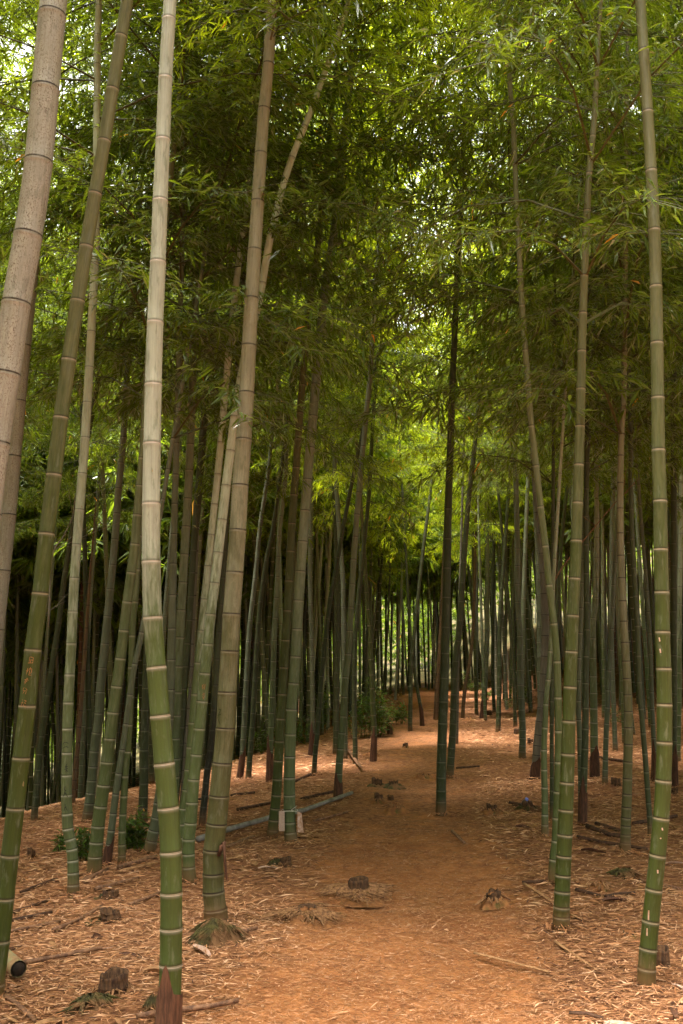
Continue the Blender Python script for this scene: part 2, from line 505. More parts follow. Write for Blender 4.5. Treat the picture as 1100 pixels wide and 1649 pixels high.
def build_litter():
    rs = np.random.RandomState(5)
    parts = []

    def zone(n, y0, y1, lmin, lmax, wmin, wmax):
        y = y0 + (y1 - y0) * rs.rand(n) ** 0.8
        x = (rs.rand(n) * 2 - 1) * (0.37 * y + 0.9)
        hw = np.interp(y, [0, 4, 10, 24, 40], [0.85, 0.75, 0.72, 0.85, 1.3])
        d = np.abs(x - xpath(y) - 0.06 * np.sin(1.1 * y)) / hw
        clump = 0.5 + 0.5 * np.sin(2.1 * x + 1.3 * np.sin(1.7 * y)) * np.sin(1.9 * y + np.sin(2.3 * x))
        keep = rs.rand(n) < np.clip(0.36 + 0.45 * sstep(7, 11, y) + 0.70 * sstep(0.35, 2.0, d), 0, 1) * (0.55 + 0.45 * clump)
        x, y, d, clump = x[keep], y[keep], d[keep], clump[keep]
        n = len(x)
        L = lmin + (lmax - lmin) * rs.rand(n) ** 2.2
        Wd = wmin + (wmax - wmin) * rs.rand(n) ** 1.6
        onp = d < 0.9
        sm = onp & (rs.rand(n) < 0.9)
        L = np.where(sm, L * 0.45, L)
        Wd = np.where(sm, Wd * 0.45, Wd)
        a = rs.normal(0, 0.75, n) + np.where(rs.rand(n) < 0.25, rs.rand(n) * PI, 0.15)
        ca, sa = np.cos(a), np.sin(a)
        tilt = rs.normal(0, 0.10, n)
        roll = rs.normal(0, 0.28, n)
        zz = gz(x, y) + 0.008 + 0.016 * rs.rand(n) - 0.03 * (1 - sstep(0.65, 1.5, d))
        B = np.stack([x, y, zz], -1)
        U = np.stack([ca, sa, tilt], -1) * (L / 2)[:, None]
        Sd = np.stack([-sa, ca, roll], -1) * (Wd / 2)[:, None]
        up = np.zeros((n, 3))
        up[:, 2] = rs.rand(n) * 0.05 * L
        V = np.stack([B - U, B - U * 0.3 - Sd + up, B - U * 0.2 + Sd + up, B + U * 0.5 - Sd * 0.8 + up, B + U * 0.4 + Sd * 0.8 + up, B + U], 1)
        tone = np.clip(rs.normal(0.55, 0.27, n) + 0.16 * (clump - 0.5), 0, 1)
        tone = np.where(rs.rand(n) < 0.12, 0.85 + 0.15 * rs.rand(n), tone)
        tone = np.where(onp, tone * 0.75 + 0.12, tone)
        parts.append((V.reshape(-1, 3), n, tone))
    zone(105000, 2.2, 6.8, 0.016, 0.11, 0.002, 0.0085)
    zone(85000, 6.4, 13, 0.025, 0.14, 0.004, 0.012)
    zone(40000, 12, 24, 0.05, 0.20, 0.007, 0.020)
    zone(30000, 23, 46, 0.10, 0.34, 0.013, 0.036)
    # fine straw and crumbs trodden into the path and matted between the bigger pieces
    for (n, y0, y1, xw, lm, wm) in ((60000, 2.3, 8.5, 1.3, 0.045, 0.0032), (70000, 2.3, 10.0, 4.0, 0.05, 0.0040), (26000, 8.0, 17.0, 1.5, 0.08, 0.0065)):
        y = y0 + (y1 - y0) * rs.rand(n) ** 0.9
        x = xpath(y) + rs.normal(0, xw * 0.5, n) if xw < 2 else (rs.rand(n) * 2 - 1) * (0.37 * y + 0.6)
        pt = 0.5 + 0.5 * np.sin(3.1 * x + 2.2 * np.sin(1.3 * y)) * np.sin(2.7 * y + 1.7 * np.sin(2.1 * x))
        kp = rs.rand(n) < 0.25 + 0.75 * pt
        x, y = x[kp], y[kp]
        n = len(x)
        L = 0.010 + lm * rs.rand(n) ** 2
        Wd = 0.0012 + wm * rs.rand(n) ** 1.5
        d = rs.normal(0.1, 0.8, n) + np.where(rs.rand(n) < 0.3, rs.rand(n) * PI, 0)
        hw = np.interp(y, [0, 4, 10, 24, 40], [0.85, 0.75, 0.72, 0.85, 1.3])
        dd = np.abs(x - xpath(y) - 0.06 * np.sin(1.1 * y))
        B = np.stack([x, y, gz(x, y) + 0.010 + 0.006 * rs.rand(n) - 0.03 * (1 - sstep(hw * 0.35, hw * 1.75, dd)) + 0.012 * np.sin(7.3 * x + 1.3 * np.sin(5 * y)) * np.sin(6.1 * y + 2 * np.sin(3 * x))], -1)
        U = np.stack([np.cos(d), np.sin(d), rs.normal(0, 0.10, n)], -1) * (L / 2)[:, None]
        Sd = np.stack([-np.sin(d), np.cos(d), rs.normal(0, 0.25, n)], -1) * (Wd / 2)[:, None]
        V = np.stack([B - U, B - U * 0.3 - Sd, B - U * 0.2 + Sd, B + U * 0.5 - Sd * 0.8, B + U * 0.4 + Sd * 0.8, B + U], 1)
        parts.append((V.reshape(-1, 3), n, np.clip(rs.normal(0.50, 0.26, n), 0, 1)))
    for (bx_, by_, bz_) in FEET:
        n = 150
        a = rs.rand(n) * 2 * PI
        rr = 0.045 + 0.22 * rs.rand(n) ** 1.8
        x, y = bx_ + rr * np.cos(a), by_ + rr * np.sin(a)
        L = 0.025 + 0.09 * rs.rand(n) ** 1.5
        Wd = 0.003 + 0.008 * rs.rand(n)
        d = a + rs.normal(0, 1.0, n)
        tl = np.abs(rs.normal(0, 0.45, n)) * np.clip(1.2 - rr * 5, 0, 1) + rs.normal(0, 0.08, n)
        B = np.stack([x, y, gz(x, y) + 0.012 + 0.05 * np.clip(0.12 - rr, 0, 1) * rs.rand(n) * 5], -1)
        U = np.stack([-np.cos(d), -np.sin(d), tl], -1) * (L / 2)[:, None]
        Sd = np.stack([-np.sin(d), np.cos(d), rs.normal(0, 0.3, n)], -1) * (Wd / 2)[:, None]
        up = np.zeros((n, 3))
        V = np.stack([B - U, B - U * 0.3 - Sd, B - U * 0.2 + Sd, B + U * 0.5 - Sd * 0.8, B + U * 0.4 + Sd * 0.8, B + U], 1)
        parts.append((V.reshape(-1, 3), n, np.clip(rs.normal(0.42, 0.25, n), 0, 1)))
    V = np.concatenate([p[0] for p in parts])
    n = sum(p[1] for p in parts)
    b = np.arange(n)[:, None] * 6
    T = np.concatenate([b + np.array([[0, 1, 2]]), b + np.array([[3, 5, 4]])])
    Q = b + np.array([[1, 3, 4, 2]])
    tone = np.concatenate([p[2] for p in parts])
    fa = np.concatenate([tone, tone, tone])
    o = link('leaf_litter', mesh('leaf_litter', V, [T, Q], M_LITTER, False, None, {'tone': ('FACE', fa)}))
    tag(o, 'dry straw coloured leaves and split sheaths strewn over the floor', 'leaf litter', None, 'stuff')


FEET = []


# ------------------------------------------------------------------ bamboo crowns
def leaves_geo(P, D, L, Wd, rs):
    """P base, D unit direction, L length, Wd width: folded pointed leaves, 6 verts each"""
    n = len(P)
    up = np.tile([0, 0, 1.0], (n, 1)) + rs.normal(0, 0.35, (n, 3))
    S = np.cross(D, up)
    S /= np.linalg.norm(S, axis=1)[:, None] + 1e-9
    N = np.cross(S, D)
    l, w = L[:, None], Wd[:, None]
    droop = np.array([0, 0, -1.0]) * (L * 0.16)[:, None]
    b = P
    m = P + D * l * 0.34 - N * w * 0.15
    e1 = P + D * l * 0.34 + S * w * 0.5 + N * w * 0.12
    e2 = P + D * l * 0.34 - S * w * 0.5 + N * w * 0.12
    f1 = P + D * l * 0.68 + S * w * 0.33 + droop * 0.4
    f2 = P + D * l * 0.68 - S * w * 0.33 + droop * 0.4
    t = P + D * l + droop
    V = np.stack([b, m, e1, e2, f1, f2, t], 1).reshape(-1, 3)
    k = np.arange(n)[:, None] * 7
    T = np.concatenate([k + np.array([[0, 2, 1]]), k + np.array([[0, 1, 3]]), k + np.array([[4, 6, 5]])])
    Q = np.concatenate([k + np.array([[2, 4, 5, 1]]), k + np.array([[1, 5, 3, 3]])[:, :4]])
    T2 = k + np.array([[1, 5, 3]])
    return V, np.concatenate([T, T2]), Q[:n]


def crown_arrays(seed, Hc=7.0, dens=1.0, leaf=0.125, reach=1.0, tubes=True):
    rs = np.random.RandomState(seed)
    g = Geo()
    LP, LD, LL = [], [], []
    z = 0.0
    i = 0
    gap = rs.rand() * 6
    while z < Hc:
        frac = z / Hc
        sidez = (i % 2) * PI + rs.normal(0, 0.35) + 0.9 * math.sin(gap + z * 0.4)
        for s in (-1, 1):
            if rs.rand() < 0.10:
                continue
            az = sidez + s * (0.35 + 0.25 * rs.rand())
            L = reach * (1.75 * (1 - frac) ** 0.7 + 0.35) * (0.65 + 0.5 * rs.rand())
            if frac < 0.10:
                L *= 0.75
            h = np.array([math.cos(az), math.sin(az), 0])
            rise = 0.50 + 0.25 * rs.rand()
            sag = 0.55 + 0.3 * rs.rand()

            def bp(t):
                return np.array([0, 0, z]) + h * L * t + np.array([0, 0, L * (rise * t - sag * t * t)])
            if tubes:
                g.tube([bp(t) for t in (0, 0.25, 0.5, 0.75, 1)], [0.009, 0.007, 0.005, 0.0035, 0.002], 3, False)
            nt_ = max(3, int(10 * L / 1.4 * dens))
            for q in range(nt_):
                t = 0.14 + 0.86 * (q + rs.rand()) / nt_
                b = bp(min(t, 1))
                ta = az + (1 if q % 2 else -1) * (0.5 + 0.6 * rs.rand())
                tl = (0.20 + 0.30 * rs.rand()) * (1.1 - 0.4 * t) * min(1.2, L)
                td = np.array([math.cos(ta), math.sin(ta), rs.normal(0.05, 0.25)])
                e = b + td * tl + np.array([0, 0, -0.25 * tl])
                if tubes:
                    g.tube([b, (b + e) / 2 + np.array([0, 0, 0.04 * tl]), e], [0.003, 0.002, 0.0012], 3, False)
                for fpos in (0.35, 0.7, 1.0):
                    c = b + (e - b) * fpos
                    nl = rs.randint(4, 8)
                    fa = ta + rs.normal(0, 0.5)
                    for m in range(nl):
                        la = fa + (m - (nl - 1) / 2) * 0.42 + rs.normal(0, 0.15)
                        pit = rs.normal(-0.42, 0.33)
                        LP.append(c + rs.normal(0, 0.018, 3))
                        LD.append((math.cos(la) * math.cos(pit), math.sin(la) * math.cos(pit), math.sin(pit)))
                        LL.append(leaf * (0.55 + 0.75 * rs.rand()))
        z += 0.25 + 0.10 * rs.rand()
        i += 1
    # the nodding tip
    P, D, L = np.array(LP), np.array(LD), np.array(LL)
    return P, D, L, g, rs


def crown_mesh(name, seed, lm, **kw):
    P, D, L, g, rs = crown_arrays(seed, **kw)
    V, T, Q = leaves_geo(P, D, L, L * (0.125 + 0.045 * rs.rand(len(L))), rs)
    nv = len(V)
    F = [T, Q]
    mi = [np.zeros(len(T)), np.zeros(len(Q))]
    if g.V:
        GV = np.concatenate(g.V)
        GQ = np.concatenate(g.Q) + nv
        V = np.vstack([V, GV])
        F = [T, np.vstack([Q, GQ])]
        mi = [np.zeros(len(T)), np.zeros(len(Q)), np.ones(len(GQ))]
    return mesh(name, V, F, [lm, M_TWIG], False, np.concatenate(mi))


CROWNS = [crown_mesh('crown', 100 + k, M_LEAF_LIT if k < 3 else M_LEAF_SHADE, dens=1.65 + 0.45 * (k % 3), reach=0.84 + 0.12 * (k % 4), leaf=0.105) for k in range(8)]


# ------------------------------------------------------------------ bamboo culms
def catmull(P, n=6):
    P = np.asarray(P, float)
    if len(P) < 3:
        return P
    E = np.vstack([2 * P[0] - P[1], P, 2 * P[-1] - P[-2]])
    out = []
    for i in range(1, len(E) - 2):
        p0, p1, p2, p3 = E[i - 1], E[i], E[i + 1], E[i + 2]
        for k in range(n):
            t = k / n
            out.append(0.5 * ((2 * p1) + (-p0 + p2) * t + (2 * p0 - 5 * p1 + 4 * p2 - p3) * t * t + (-p0 + 3 * p1 - 3 * p2 + p3) * t ** 3))
    out.append(P[-1])
    return np.array(out)


class Culm:
    def __init__(self, P, hr, rr, nodes):
        """P fine centreline (local), hr/rr arc length -> radius table, nodes arc lengths"""
        self.P = P
        d = np.linalg.norm(np.diff(P, axis=0), axis=1)
        self.S = np.concatenate([[0], np.cumsum(d)])
        self.hr, self.rr, self.nodes = hr, rr, nodes
        T = np.gradient(P, axis=0)
        ker = np.ones(3) / 3
        T = np.stack([np.convolve(np.pad(T[:, k], 1, 'edge'), ker, 'valid') for k in range(3)], -1)
        self.T = T / np.linalg.norm(T, axis=1)[:, None]

    def at(self, s):
        s = np.asarray(s, float)
        c = np.stack([np.interp(s, self.S, self.P[:, k]) for k in range(3)], -1)
        t = np.stack([np.interp(s, self.S, self.T[:, k]) for k in range(3)], -1)
        t /= np.linalg.norm(t, axis=-1, keepdims=True)
        ex = np.array([1.0, 0, 0])
        e1 = ex - t * (t @ ex)[..., None]
        e1 /= np.linalg.norm(e1, axis=-1, keepdims=True)
        return c, t, e1, np.cross(t, e1)

    def r(self, s):
        return np.interp(s, self.hr, self.rr)

    def mesh(self, name, mat, k):
        rows = []
        nd = list(self.nodes)
        top = self.S[-1]
        prev = -0.25
        rows.append((-0.06, 1.0, 0.15, 0.15))
        for i, s in enumerate(nd + [top]):
            last = i == len(nd)
            gap = s - prev
            m = max(1, int(gap / 0.14))
            for q in range(1, m + 1):
                x = prev + gap * q / (m + 1)
                if x <= -0.05 or x <= prev + 0.02 or x >= s - 0.03:
                    continue
                rows.append((x, 1.0 if q > 1 else 0.995, min(0.15, x - prev), min(0.15, s - x)))
            if not last:
                rows += [(s - 0.028, 1.0, 0.15, 0.028), (s - 0.010, 1.015, 0.15, 0.010), (s - 0.004, 1.055, 0.15, 0.004), (s - 0.0005, 1.035, 0.15, 0.0),
                         (s + 0.001, 1.0, 0.0, 0.15), (s + 0.006, 1.035, 0.006, 0.15), (s + 0.016, 0.985, 0.016, 0.15)]
            else:
                rows.append((top, 1.0, 0.15, 0.15))
            prev = s
        rows = np.array(rows)
        s = rows[:, 0]
        c, t, e1, e2 = self.at(np.clip(s, 0, None))
        c = c + t * np.minimum(s, 0)[:, None]
        R = self.r(s) * rows[:, 1]
        a = np.arange(k) / k * 2 * PI
        V = c[:, None] + R[:, None, None] * (np.cos(a)[None, :, None] * e1[:, None] + np.sin(a)[None, :, None] * e2[:, None])
        n = len(s)
        i = np.arange(n - 1)[:, None] * k
        j = np.arange(k)[None, :]
        jn = (j + 1) % k
        Q = np.stack([i + j, i + jn, i + k + jn, i + k + j], -1).reshape(-1, 4)
        cyl = np.stack([np.broadcast_to(np.cos(a) * 0.05, (n, k)), np.broadcast_to(np.sin(a) * 0.05, (n, k)), np.broadcast_to(s[:, None], (n, k))], -1)
        ndv = np.broadcast_to(np.stack([rows[:, 2], rows[:, 3], s], -1)[:, None], (n, k, 3))
        return mesh(name, V.reshape(-1, 3), [Q], mat, True, None,
                    {'cyl': ('POINT', cyl.reshape(-1, 3)), 'nd': ('POINT', ndv.reshape(-1, 3))})

    def strokes(self, name, mat, s0, du0, lines, width=0.0022):
        """thin carved ribbons lying on the culm; lines are polylines in metres (right, up) on the side that faces the path"""
        g = Geo()
        for ln in lines:
            ln = np.array(ln, float)
            pts = np.concatenate([np.linspace(ln[i], ln[i + 1], 5)[(1 if i else 0):] for i in range(len(ln) - 1)])
            d = np.gradient(pts, axis=0)
            d /= np.linalg.norm(d, axis=1)[:, None] + 1e-9
            off = np.stack([-d[:, 1], d[:, 0]], -1) * width / 2
            V = []
            for sgn in (-1, 1):
                q = pts + off * sgn
                s = s0 + q[:, 1]
                c, t, e1, e2 = self.at(s)
                r = self.r(s) + 0.0012
                a = -PI / 2 + (du0 + q[:, 0]) / r
                V.append(c + r[:, None] * (np.cos(a)[:, None] * e1 + np.sin(a)[:, None] * e2))
            n = len(pts)
            VV = np.concatenate(V)
            i = np.arange(n - 1)
            g.add(VV, np.stack([i, n + i, n + i + 1, i + 1], -1))
        return g.build(name, mat)


def sheath_mesh(culm, h, mat, rs, grow=1.10):
    k = 28
    an = np.arange(k) / k * 2 * PI
    a0 = -PI / 2 + rs.normal(0, 0.6)
    dd = np.abs((an - a0 + PI) % (2 * PI) - PI)
    top = h * (0.66 + 0.10 * np.cos(an - a0) + 0.28 * np.exp(-(dd / 0.45) ** 2) + 0.05 * np.sin(3 * an + 2)) * (0.97 + 0.06 * rs.rand(k))
    rows = 6
    V = []
    for q in range(rows):
        f = q / (rows - 1)
        s = top * f
        c, t, e1, e2 = culm.at(s)
        c = c + t * (-0.06 * (1 - f))
        a = np.arange(k) / k * 2 * PI
        R = culm.r(s) * (grow + 0.10 * (1 - f) + 0.05 * np.sin(2 * an + 3 * f) + 0.02 * rs.rand(k) + (0.05 * rs.rand(k) if q == rows - 1 else 0))
        V.append(c + R[:, None] * (np.cos(a)[:, None] * e1 + np.sin(a)[:, None] * e2))
    V = np.concatenate(V)
    i = np.arange(rows - 1)[:, None] * k
    j = np.arange(k)[None, :]
    jn = (j + 1) % k
    return mesh('sheath', V, [np.stack([i + j, i + jn, i + k + jn, i + k + j], -1).reshape(-1, 4)], mat)


def put_crown(root, culm, hb, k=None, reach=1.0, lit_leaf=None):
    top = culm.S[-1]
    hb = min(hb, top - 2.0)
    c, t, e1, e2 = culm.at(np.array([hb]))
    c2 = culm.at(np.array([top]))[0][0]
    ax = Vector(c2 - c[0]).normalized()
    if lit_leaf is None:
        lit_leaf = rnd.random() < 0.25
    k = rnd.randrange(0, 3) if lit_leaf else rnd.randrange(3, len(CROWNS))
    o = link('crown', CROWNS[k], root)
    q = Vector((0, 0, 1)).rotation_difference(ax)
    o.rotation_mode = 'QUATERNION'
    o.rotation_quaternion = q @ Matrix.Rotation(rnd.random() * 2 * PI, 3, 'Z').to_quaternion()
    o.location = c[0]
    s = (top - hb) / 7.0
    lat = max(0.75, min(1.15, s ** 0.5)) * (0.85 + 0.3 * rnd.random()) * reach
    o.scale = (lat, lat, s)
    return o


BAM = {}


LIT_KEYS = {'A1', 'A4', 'B2', 'B3', 'C2', 'C8', 'C9', 'C10', 'C13', 'C14', 'C15', 'C16', 'B5', 'B14', 'C3', 'C11', 'B13', 'C5'}  # bamboos whose crowns get the bright, lit leaf colour


def stem(key, mat, label, w0, w1, pts, ny=None, hb=None, Ht=12.0, sheath=0.0, sp_=0.27, sdark=False, crown=True, reach=1.0, group='bamboos standing near the path', depth=None, flare=0.15):
    """pts: x,y pairs up the stem in the photo, foot first; w0/w1: widths at foot and last point"""
    pts = np.array(pts, float).reshape(-1, 2)
    if depth is None:
        X, Y, Z = onground(*pts[0])
    else:
        rx, rz = ray(*pts[0])
        X, Y = rx * depth, depth
        Z = float(gz(X, Y))
    P = []
    for (px, py) in pts:
        rx, rz = ray(px, py)
        P.append((rx * Y - X, 0.0, EYE + rz * Y - Z))
    P = np.array(P)
    P[0] = (0, 0, 0)

    def dep(z):
        return Y * CP + (z + Z - EYE) * SP
    r0 = w0 / 2 * dep(0) / FPX
    r1 = w1 / 2 * dep(P[-1, 2]) / FPX
    Fp = catmull(P, 6)
    zlast = Fp[-1, 2]
    if zlast < Ht - 1:
        m = max(1, int(len(Fp) * 0.35))
        d = Fp[-1] - Fp[-1 - m]
        d /= np.linalg.norm(d)
        n = 8
        ext = [Fp[-1] + d * (Ht - zlast) / d[2] * (q / n) + np.array([d[0] * 0.15 * (q / n) ** 2 * (Ht - zlast), 0, 0]) for q in range(1, n + 1)]
        Fp = np.vstack([Fp, ext])
    Sx = np.concatenate([[0], np.cumsum(np.linalg.norm(np.diff(Fp, axis=0), axis=1))])
    slast = float(np.interp(zlast, Fp[:, 2], Sx))
    top = Sx[-1]
    hr = [-0.1, 0, 0.10, 0.25, max(slast, 0.5), max(top, slast + 0.3)]
    rr = [r0 * (1 + flare * 1.3), r0 * (1 + flare), r0 * (1 + flare * 0.25), r0, r1, 0.006]
    if ny:
        zz = []
        for py in sorted(ny, reverse=True):
            rx, rz = ray(0, py)
            zz.append(EYE + rz * Y - Z)
        ns = list(np.interp(zz, Fp[:, 2], Sx))
        ns = [s for s in ns if s > 0.015]
        g = ns[1] - ns[0] if len(ns) > 1 else 0.1
        while ns[0] - g > 0.04:
            ns.insert(0, ns[0] - g)
            g = max(0.05, g * 0.85)
        sp_ = ns[-1] - ns[-2]
    else:
        ns = [0.05 + 0.05 * rnd.random()]
        q = 0
        while ns[-1] < 2.5:
            ns.append(ns[-1] + min(sp_, 0.085 + 0.020 * q) * (0.94 + 0.12 * rnd.random()))
            q += 1
    while ns[-1] + sp_ < top - 0.15:
        ns.append(ns[-1] + sp_ * (0.95 + 0.1 * rnd.random()))
        if ns[-1] > 5.5:
            sp_ = max(0.16, sp_ * 0.985)
    c = Culm(Fp, hr, rr, ns)
    root = empty('bamboo', (X, Y, Z))
    tag(root, label, 'bamboo', group)
    k = 20 if w0 > 22 else (14 if w0 > 12 else 10)
    co = link('culm', c.mesh('culm', CM[mat], k), root)
    if sheath:
        link('sheath', sheath_mesh(c, sheath, M_SHEATHD if sdark else M_SHEATH, nr), co)
    if crown:
        if hb is None:
            h = 5.6 + 1.6 * rnd.random()
        else:
            rx, rz = ray(0, hb)
            h = EYE + rz * Y - Z
        put_crown(root, c, h, reach=1.3 if key in ('A2', 'A3', 'A5', 'A6', 'A15', 'D12', 'D15', 'D13') else reach, lit_leaf=key in LIT_KEYS)
    BAM[key] = (co, c, (X, Y, Z))
    return root


def harc(key, py):
    root, c, (X, Y, Z) = BAM[key]
    return float(np.interp(EYE + ray(0, py)[1] * Y - Z, c.P[:, 2], c.S))

# ------------------------------------------------------------------ the bamboos one can tell apart (foot first)
stem('A1', 'speck', 'thick speckled grey-tan bamboo with dark rings cut by the left edge', 50, 43,
     [-140, 1709, -95, 1400, -55, 1100, -28, 880, -8, 715, 10, 600, 26, 490, 45, 380, 62, 262, 86, 0], [25, 145, 262, 380, 490, 604, 715, 830, 940, 1045, 1145, 1240], Ht=12.5)
stem('A2', 'speck', 'pinkish tan bamboo half hidden behind the thick speckled one', 24, 23,
     [-45, 1417, -22, 1200, -5, 1015, 14, 830, 22, 736, 38, 558, 56, 380, 76, 200, 98, 0], [155, 250, 340, 471, 558, 647, 736, 830, 920, 1015, 1105], Ht=12.5)
stem('A3', 'olive', 'leaning olive bamboo with reddish carved writing beside the left edge', 30, 19,
     [-12, 1610, 0, 1520, 8, 1447, 16, 1378, 25, 1302, 34, 1221, 44, 1137, 53, 1047, 65, 956, 75, 860, 87, 765, 98, 673, 111, 580, 125, 485, 139, 398, 153, 313, 168, 228, 181, 145, 205, 0],
     [60, 145, 228, 313, 398, 485, 580, 673, 765, 860, 956, 1047, 1137, 1221, 1302, 1378, 1447, 1515], Ht=12)
stem('A4', 'grey', 'grey-green bamboo running close along the carved olive one on its left', 12, 12,
     [4, 1298, 12, 1235, 22, 1150, 32, 1075, 45, 994, 55, 887, 61, 832, 67, 776, 74, 719, 92, 546, 98, 487, 104, 380, 113, 250], hb=330)
stem('A5', 'pale', 'pale waxy bamboo with dark scrawled marks low on its culm', 18, 11,
     [118, 1442, 118, 1406, 116, 1368, 109.5, 1335, 108.5, 1311, 107, 1281, 108, 1213, 110, 1132, 115, 1037, 120, 932, 128, 822, 137, 706, 147, 535, 154, 380, 156, 200, 157, 60],
     [706, 764, 822, 878, 932, 986, 1037, 1087, 1132, 1174, 1213, 1249, 1281, 1311, 1335, 1352, 1368, 1386, 1406, 1425], hb=250)
stem('A6', 'green', 'leaning green bamboo with mottled foot among leafy undergrowth on the left', 22, 11,
     [152, 1408, 153, 1380, 158, 1331, 162, 1299, 172, 1228, 182, 1148, 194, 1061, 205, 970, 217, 877, 221, 830, 240, 620], [830, 877, 923, 970, 1016, 1061, 1106, 1148, 1190, 1228, 1265, 1299, 1331, 1357, 1380], hb=560)
stem('A7', 'dark', 'dark slim bamboo just right of the pale bamboo with scrawled marks', 10, 7,
     [147, 1292, 145, 1200, 141, 1080, 139.5, 1000, 137, 900, 135, 845, 133, 700], hb=720)
stem('A8', 'slate', 'dark slate bamboo whose upper culm turns white, left of the mottled green one', 16, 9,
     [140, 1322, 142.5, 1305, 147, 1267, 154, 1190, 158, 1167, 162, 1107, 168.6, 1041, 172, 1007, 179, 938, 188, 834, 190, 797, 198, 716, 206, 580], hb=640)
stem('A9', 'slate', 'thin pale bamboo behind between the two dark left bamboos', 7, 5,
     [147, 1275, 149, 1153, 154, 1060, 156.5, 1000, 160, 850, 163, 780], hb=780)
stem('A10', 'dark', 'dark thin bamboo leaning right and crossing behind the carved olive one', 11, 7,
     [55, 1323, 56, 1305, 64, 1216, 71, 1160, 83, 1076, 95, 1000, 102, 942, 116, 853, 127, 790, 150, 660], hb=640)
stem('A11', 'slate', 'dull grey slim bamboo left of the pale one with scrawled marks', 9, 7,
     [89, 1288, 92, 1200, 96, 1120, 101, 1020, 106, 930, 114, 780], hb=700)
stem('A12', 'dark', 'dark bamboo low behind the left edge with foliage over its top', 10, 6,
     [-4, 1300, 0, 1255, 10, 1178, 22, 1089, 31, 1005, 41, 930, 47, 822, 47, 700, 52, 560], hb=620)
stem('A13', 'slate', 'thin grey bamboo leaning in from the left edge', 9, 7, [-12, 1275, -5, 1180, 4, 1076, 9, 1018, 16, 955, 23, 903, 30, 858, 42, 797, 55, 700], hb=700)
stem('A14', 'brown', 'thin reddish-brown dead bamboo behind the pale scrawled one', 8, 6, [117, 1296, 118, 1280, 125, 1204, 133, 1102, 140, 1000], Ht=3.6, crown=False)
stem('A15', 'green', 'olive-grey slim bamboo directly behind the leaning mottled green one', 12, 11,
     [196, 1392, 197, 1335, 200, 1275, 203, 1230, 206, 1198, 211, 1107, 214, 1000, 219, 947, 226, 800, 231, 700], hb=640)
stem('A16', 'slate', 'bent grey bamboo with dark brown sheath round its foot', 12, 8,
     [171, 1393, 178, 1348, 185, 1290, 193, 1235, 200, 1190, 208, 1130, 217, 1070, 230, 1010, 246, 900], sheath=0.22, sdark=True, hb=700)
stem('A17', 'dark', 'dark green bamboo rising out of the leafy clump left of the nearest bamboo', 15, 9,
     [229, 1326, 230, 1305, 232, 1250, 233, 1175, 235, 1110, 238, 1000, 243, 850], hb=640)
stem('A18', 'slate', 'short-noded grey culm foot leaning behind the nearest bamboo', 18, 11,
     [240, 1374, 246, 1346, 252, 1320, 261, 1260, 268, 1200, 274, 1120, 277, 1000, 280, 860], hb=600)
stem('B1', 'fresh', 'nearest bamboo, bent, green below and waxy white above', 37, 21,
     [269, 1705, 272, 1640, 275, 1553, 276, 1438, 275, 1372, 271, 1301, 264.5, 1230, 258, 1153, 252, 1075, 246, 995, 243.5, 905, 243.5, 812, 245, 715, 247, 620, 250, 520, 254.5, 423, 258, 324, 262.5, 226, 266.5, 127, 274, 0],
     [32, 127, 226, 324, 423, 520, 620, 715, 812, 905, 995, 1075, 1153, 1230, 1301, 1372, 1438, 1495, 1553, 1605, 1650], sheath=0.36, flare=0.05, Ht=12.5)
stem('B2', 'tan', 'stout brown-tan bamboo with swollen foot on a mossy root mound', 34, 17,
     [348, 1484, 347, 1465, 344, 1437, 343.6, 1408, 344, 1370, 349, 1328, 353, 1283, 358, 1230, 363, 1174, 366, 1116, 370, 1050, 373, 990, 378, 923, 383, 855, 387, 783, 392.5, 709, 397, 634, 401, 558, 405, 482, 410, 404, 415, 326, 420, 249, 425, 177, 432, 105, 438, 0],
     [105, 177, 249, 326, 404, 482, 558, 634, 709, 783, 855, 923, 990, 1050, 1116, 1174, 1230, 1283, 1328, 1370, 1408, 1437, 1465], hb=70, flare=0.22)
stem('B3', 'bleached', 'yellow-green bamboo with carved scars whose top leans out to the right', 20, 9,
     [306, 1420, 304, 1397, 304, 1352, 307, 1326, 312, 1256, 321, 1174, 330, 1085, 339, 990, 345.6, 940, 357.5, 838, 371, 727, 378, 672, 388, 610, 400, 550, 418, 480, 432, 400, 450, 320, 470, 255, 490, 205, 515, 140, 550, 40],
     [255, 310, 380, 457, 540, 610, 672, 727, 783, 838, 891, 940, 990, 1038, 1085, 1130, 1174, 1216, 1256, 1293, 1326, 1352, 1376, 1397], hb=60)
stem('B4', 'bleached', 'slender pale tan bamboo left of the carved yellow-green one', 13, 10,
     [291, 1380, 292, 1345, 294, 1307, 300, 1272, 308, 1188, 312, 1141, 322, 1035, 328, 979, 340.4, 860, 352.6, 745, 362, 637, 373, 525, 385.5, 415, 400, 310], hb=360)
stem('B5', 'grey', 'grey-green bamboo rising beside the right flank of the nearest one', 17, 8.5,
     [275, 1345, 280, 1260, 282.5, 1163, 287, 1071, 292.7, 970, 299, 862, 305, 753, 311, 590, 315, 484, 315, 380, 313, 200, 312, 100], hb=260)
stem('B6', 'dark', 'dark green bamboo between the grey-green and the slender tan one', 11, 13,
     [281, 1300, 287, 1247, 292.5, 1176, 298, 1088, 306, 993, 311.5, 896, 319.5, 795, 325, 725, 330, 660, 338, 520], hb=600)
stem('B7', 'mauve', 'thin mauve-grey bamboo left of the yellow-green carved one', 8, 6, [293, 1300, 298, 1215, 302, 1165, 307, 1112, 311.5, 1000, 316, 900], hb=800)
stem('B8', 'slate', 'slim grey bamboo showing between carved yellow-green one and the stout tan one', 8, 7, [334, 1226, 336, 1190, 339, 1110, 342, 1020, 346, 900], hb=760)
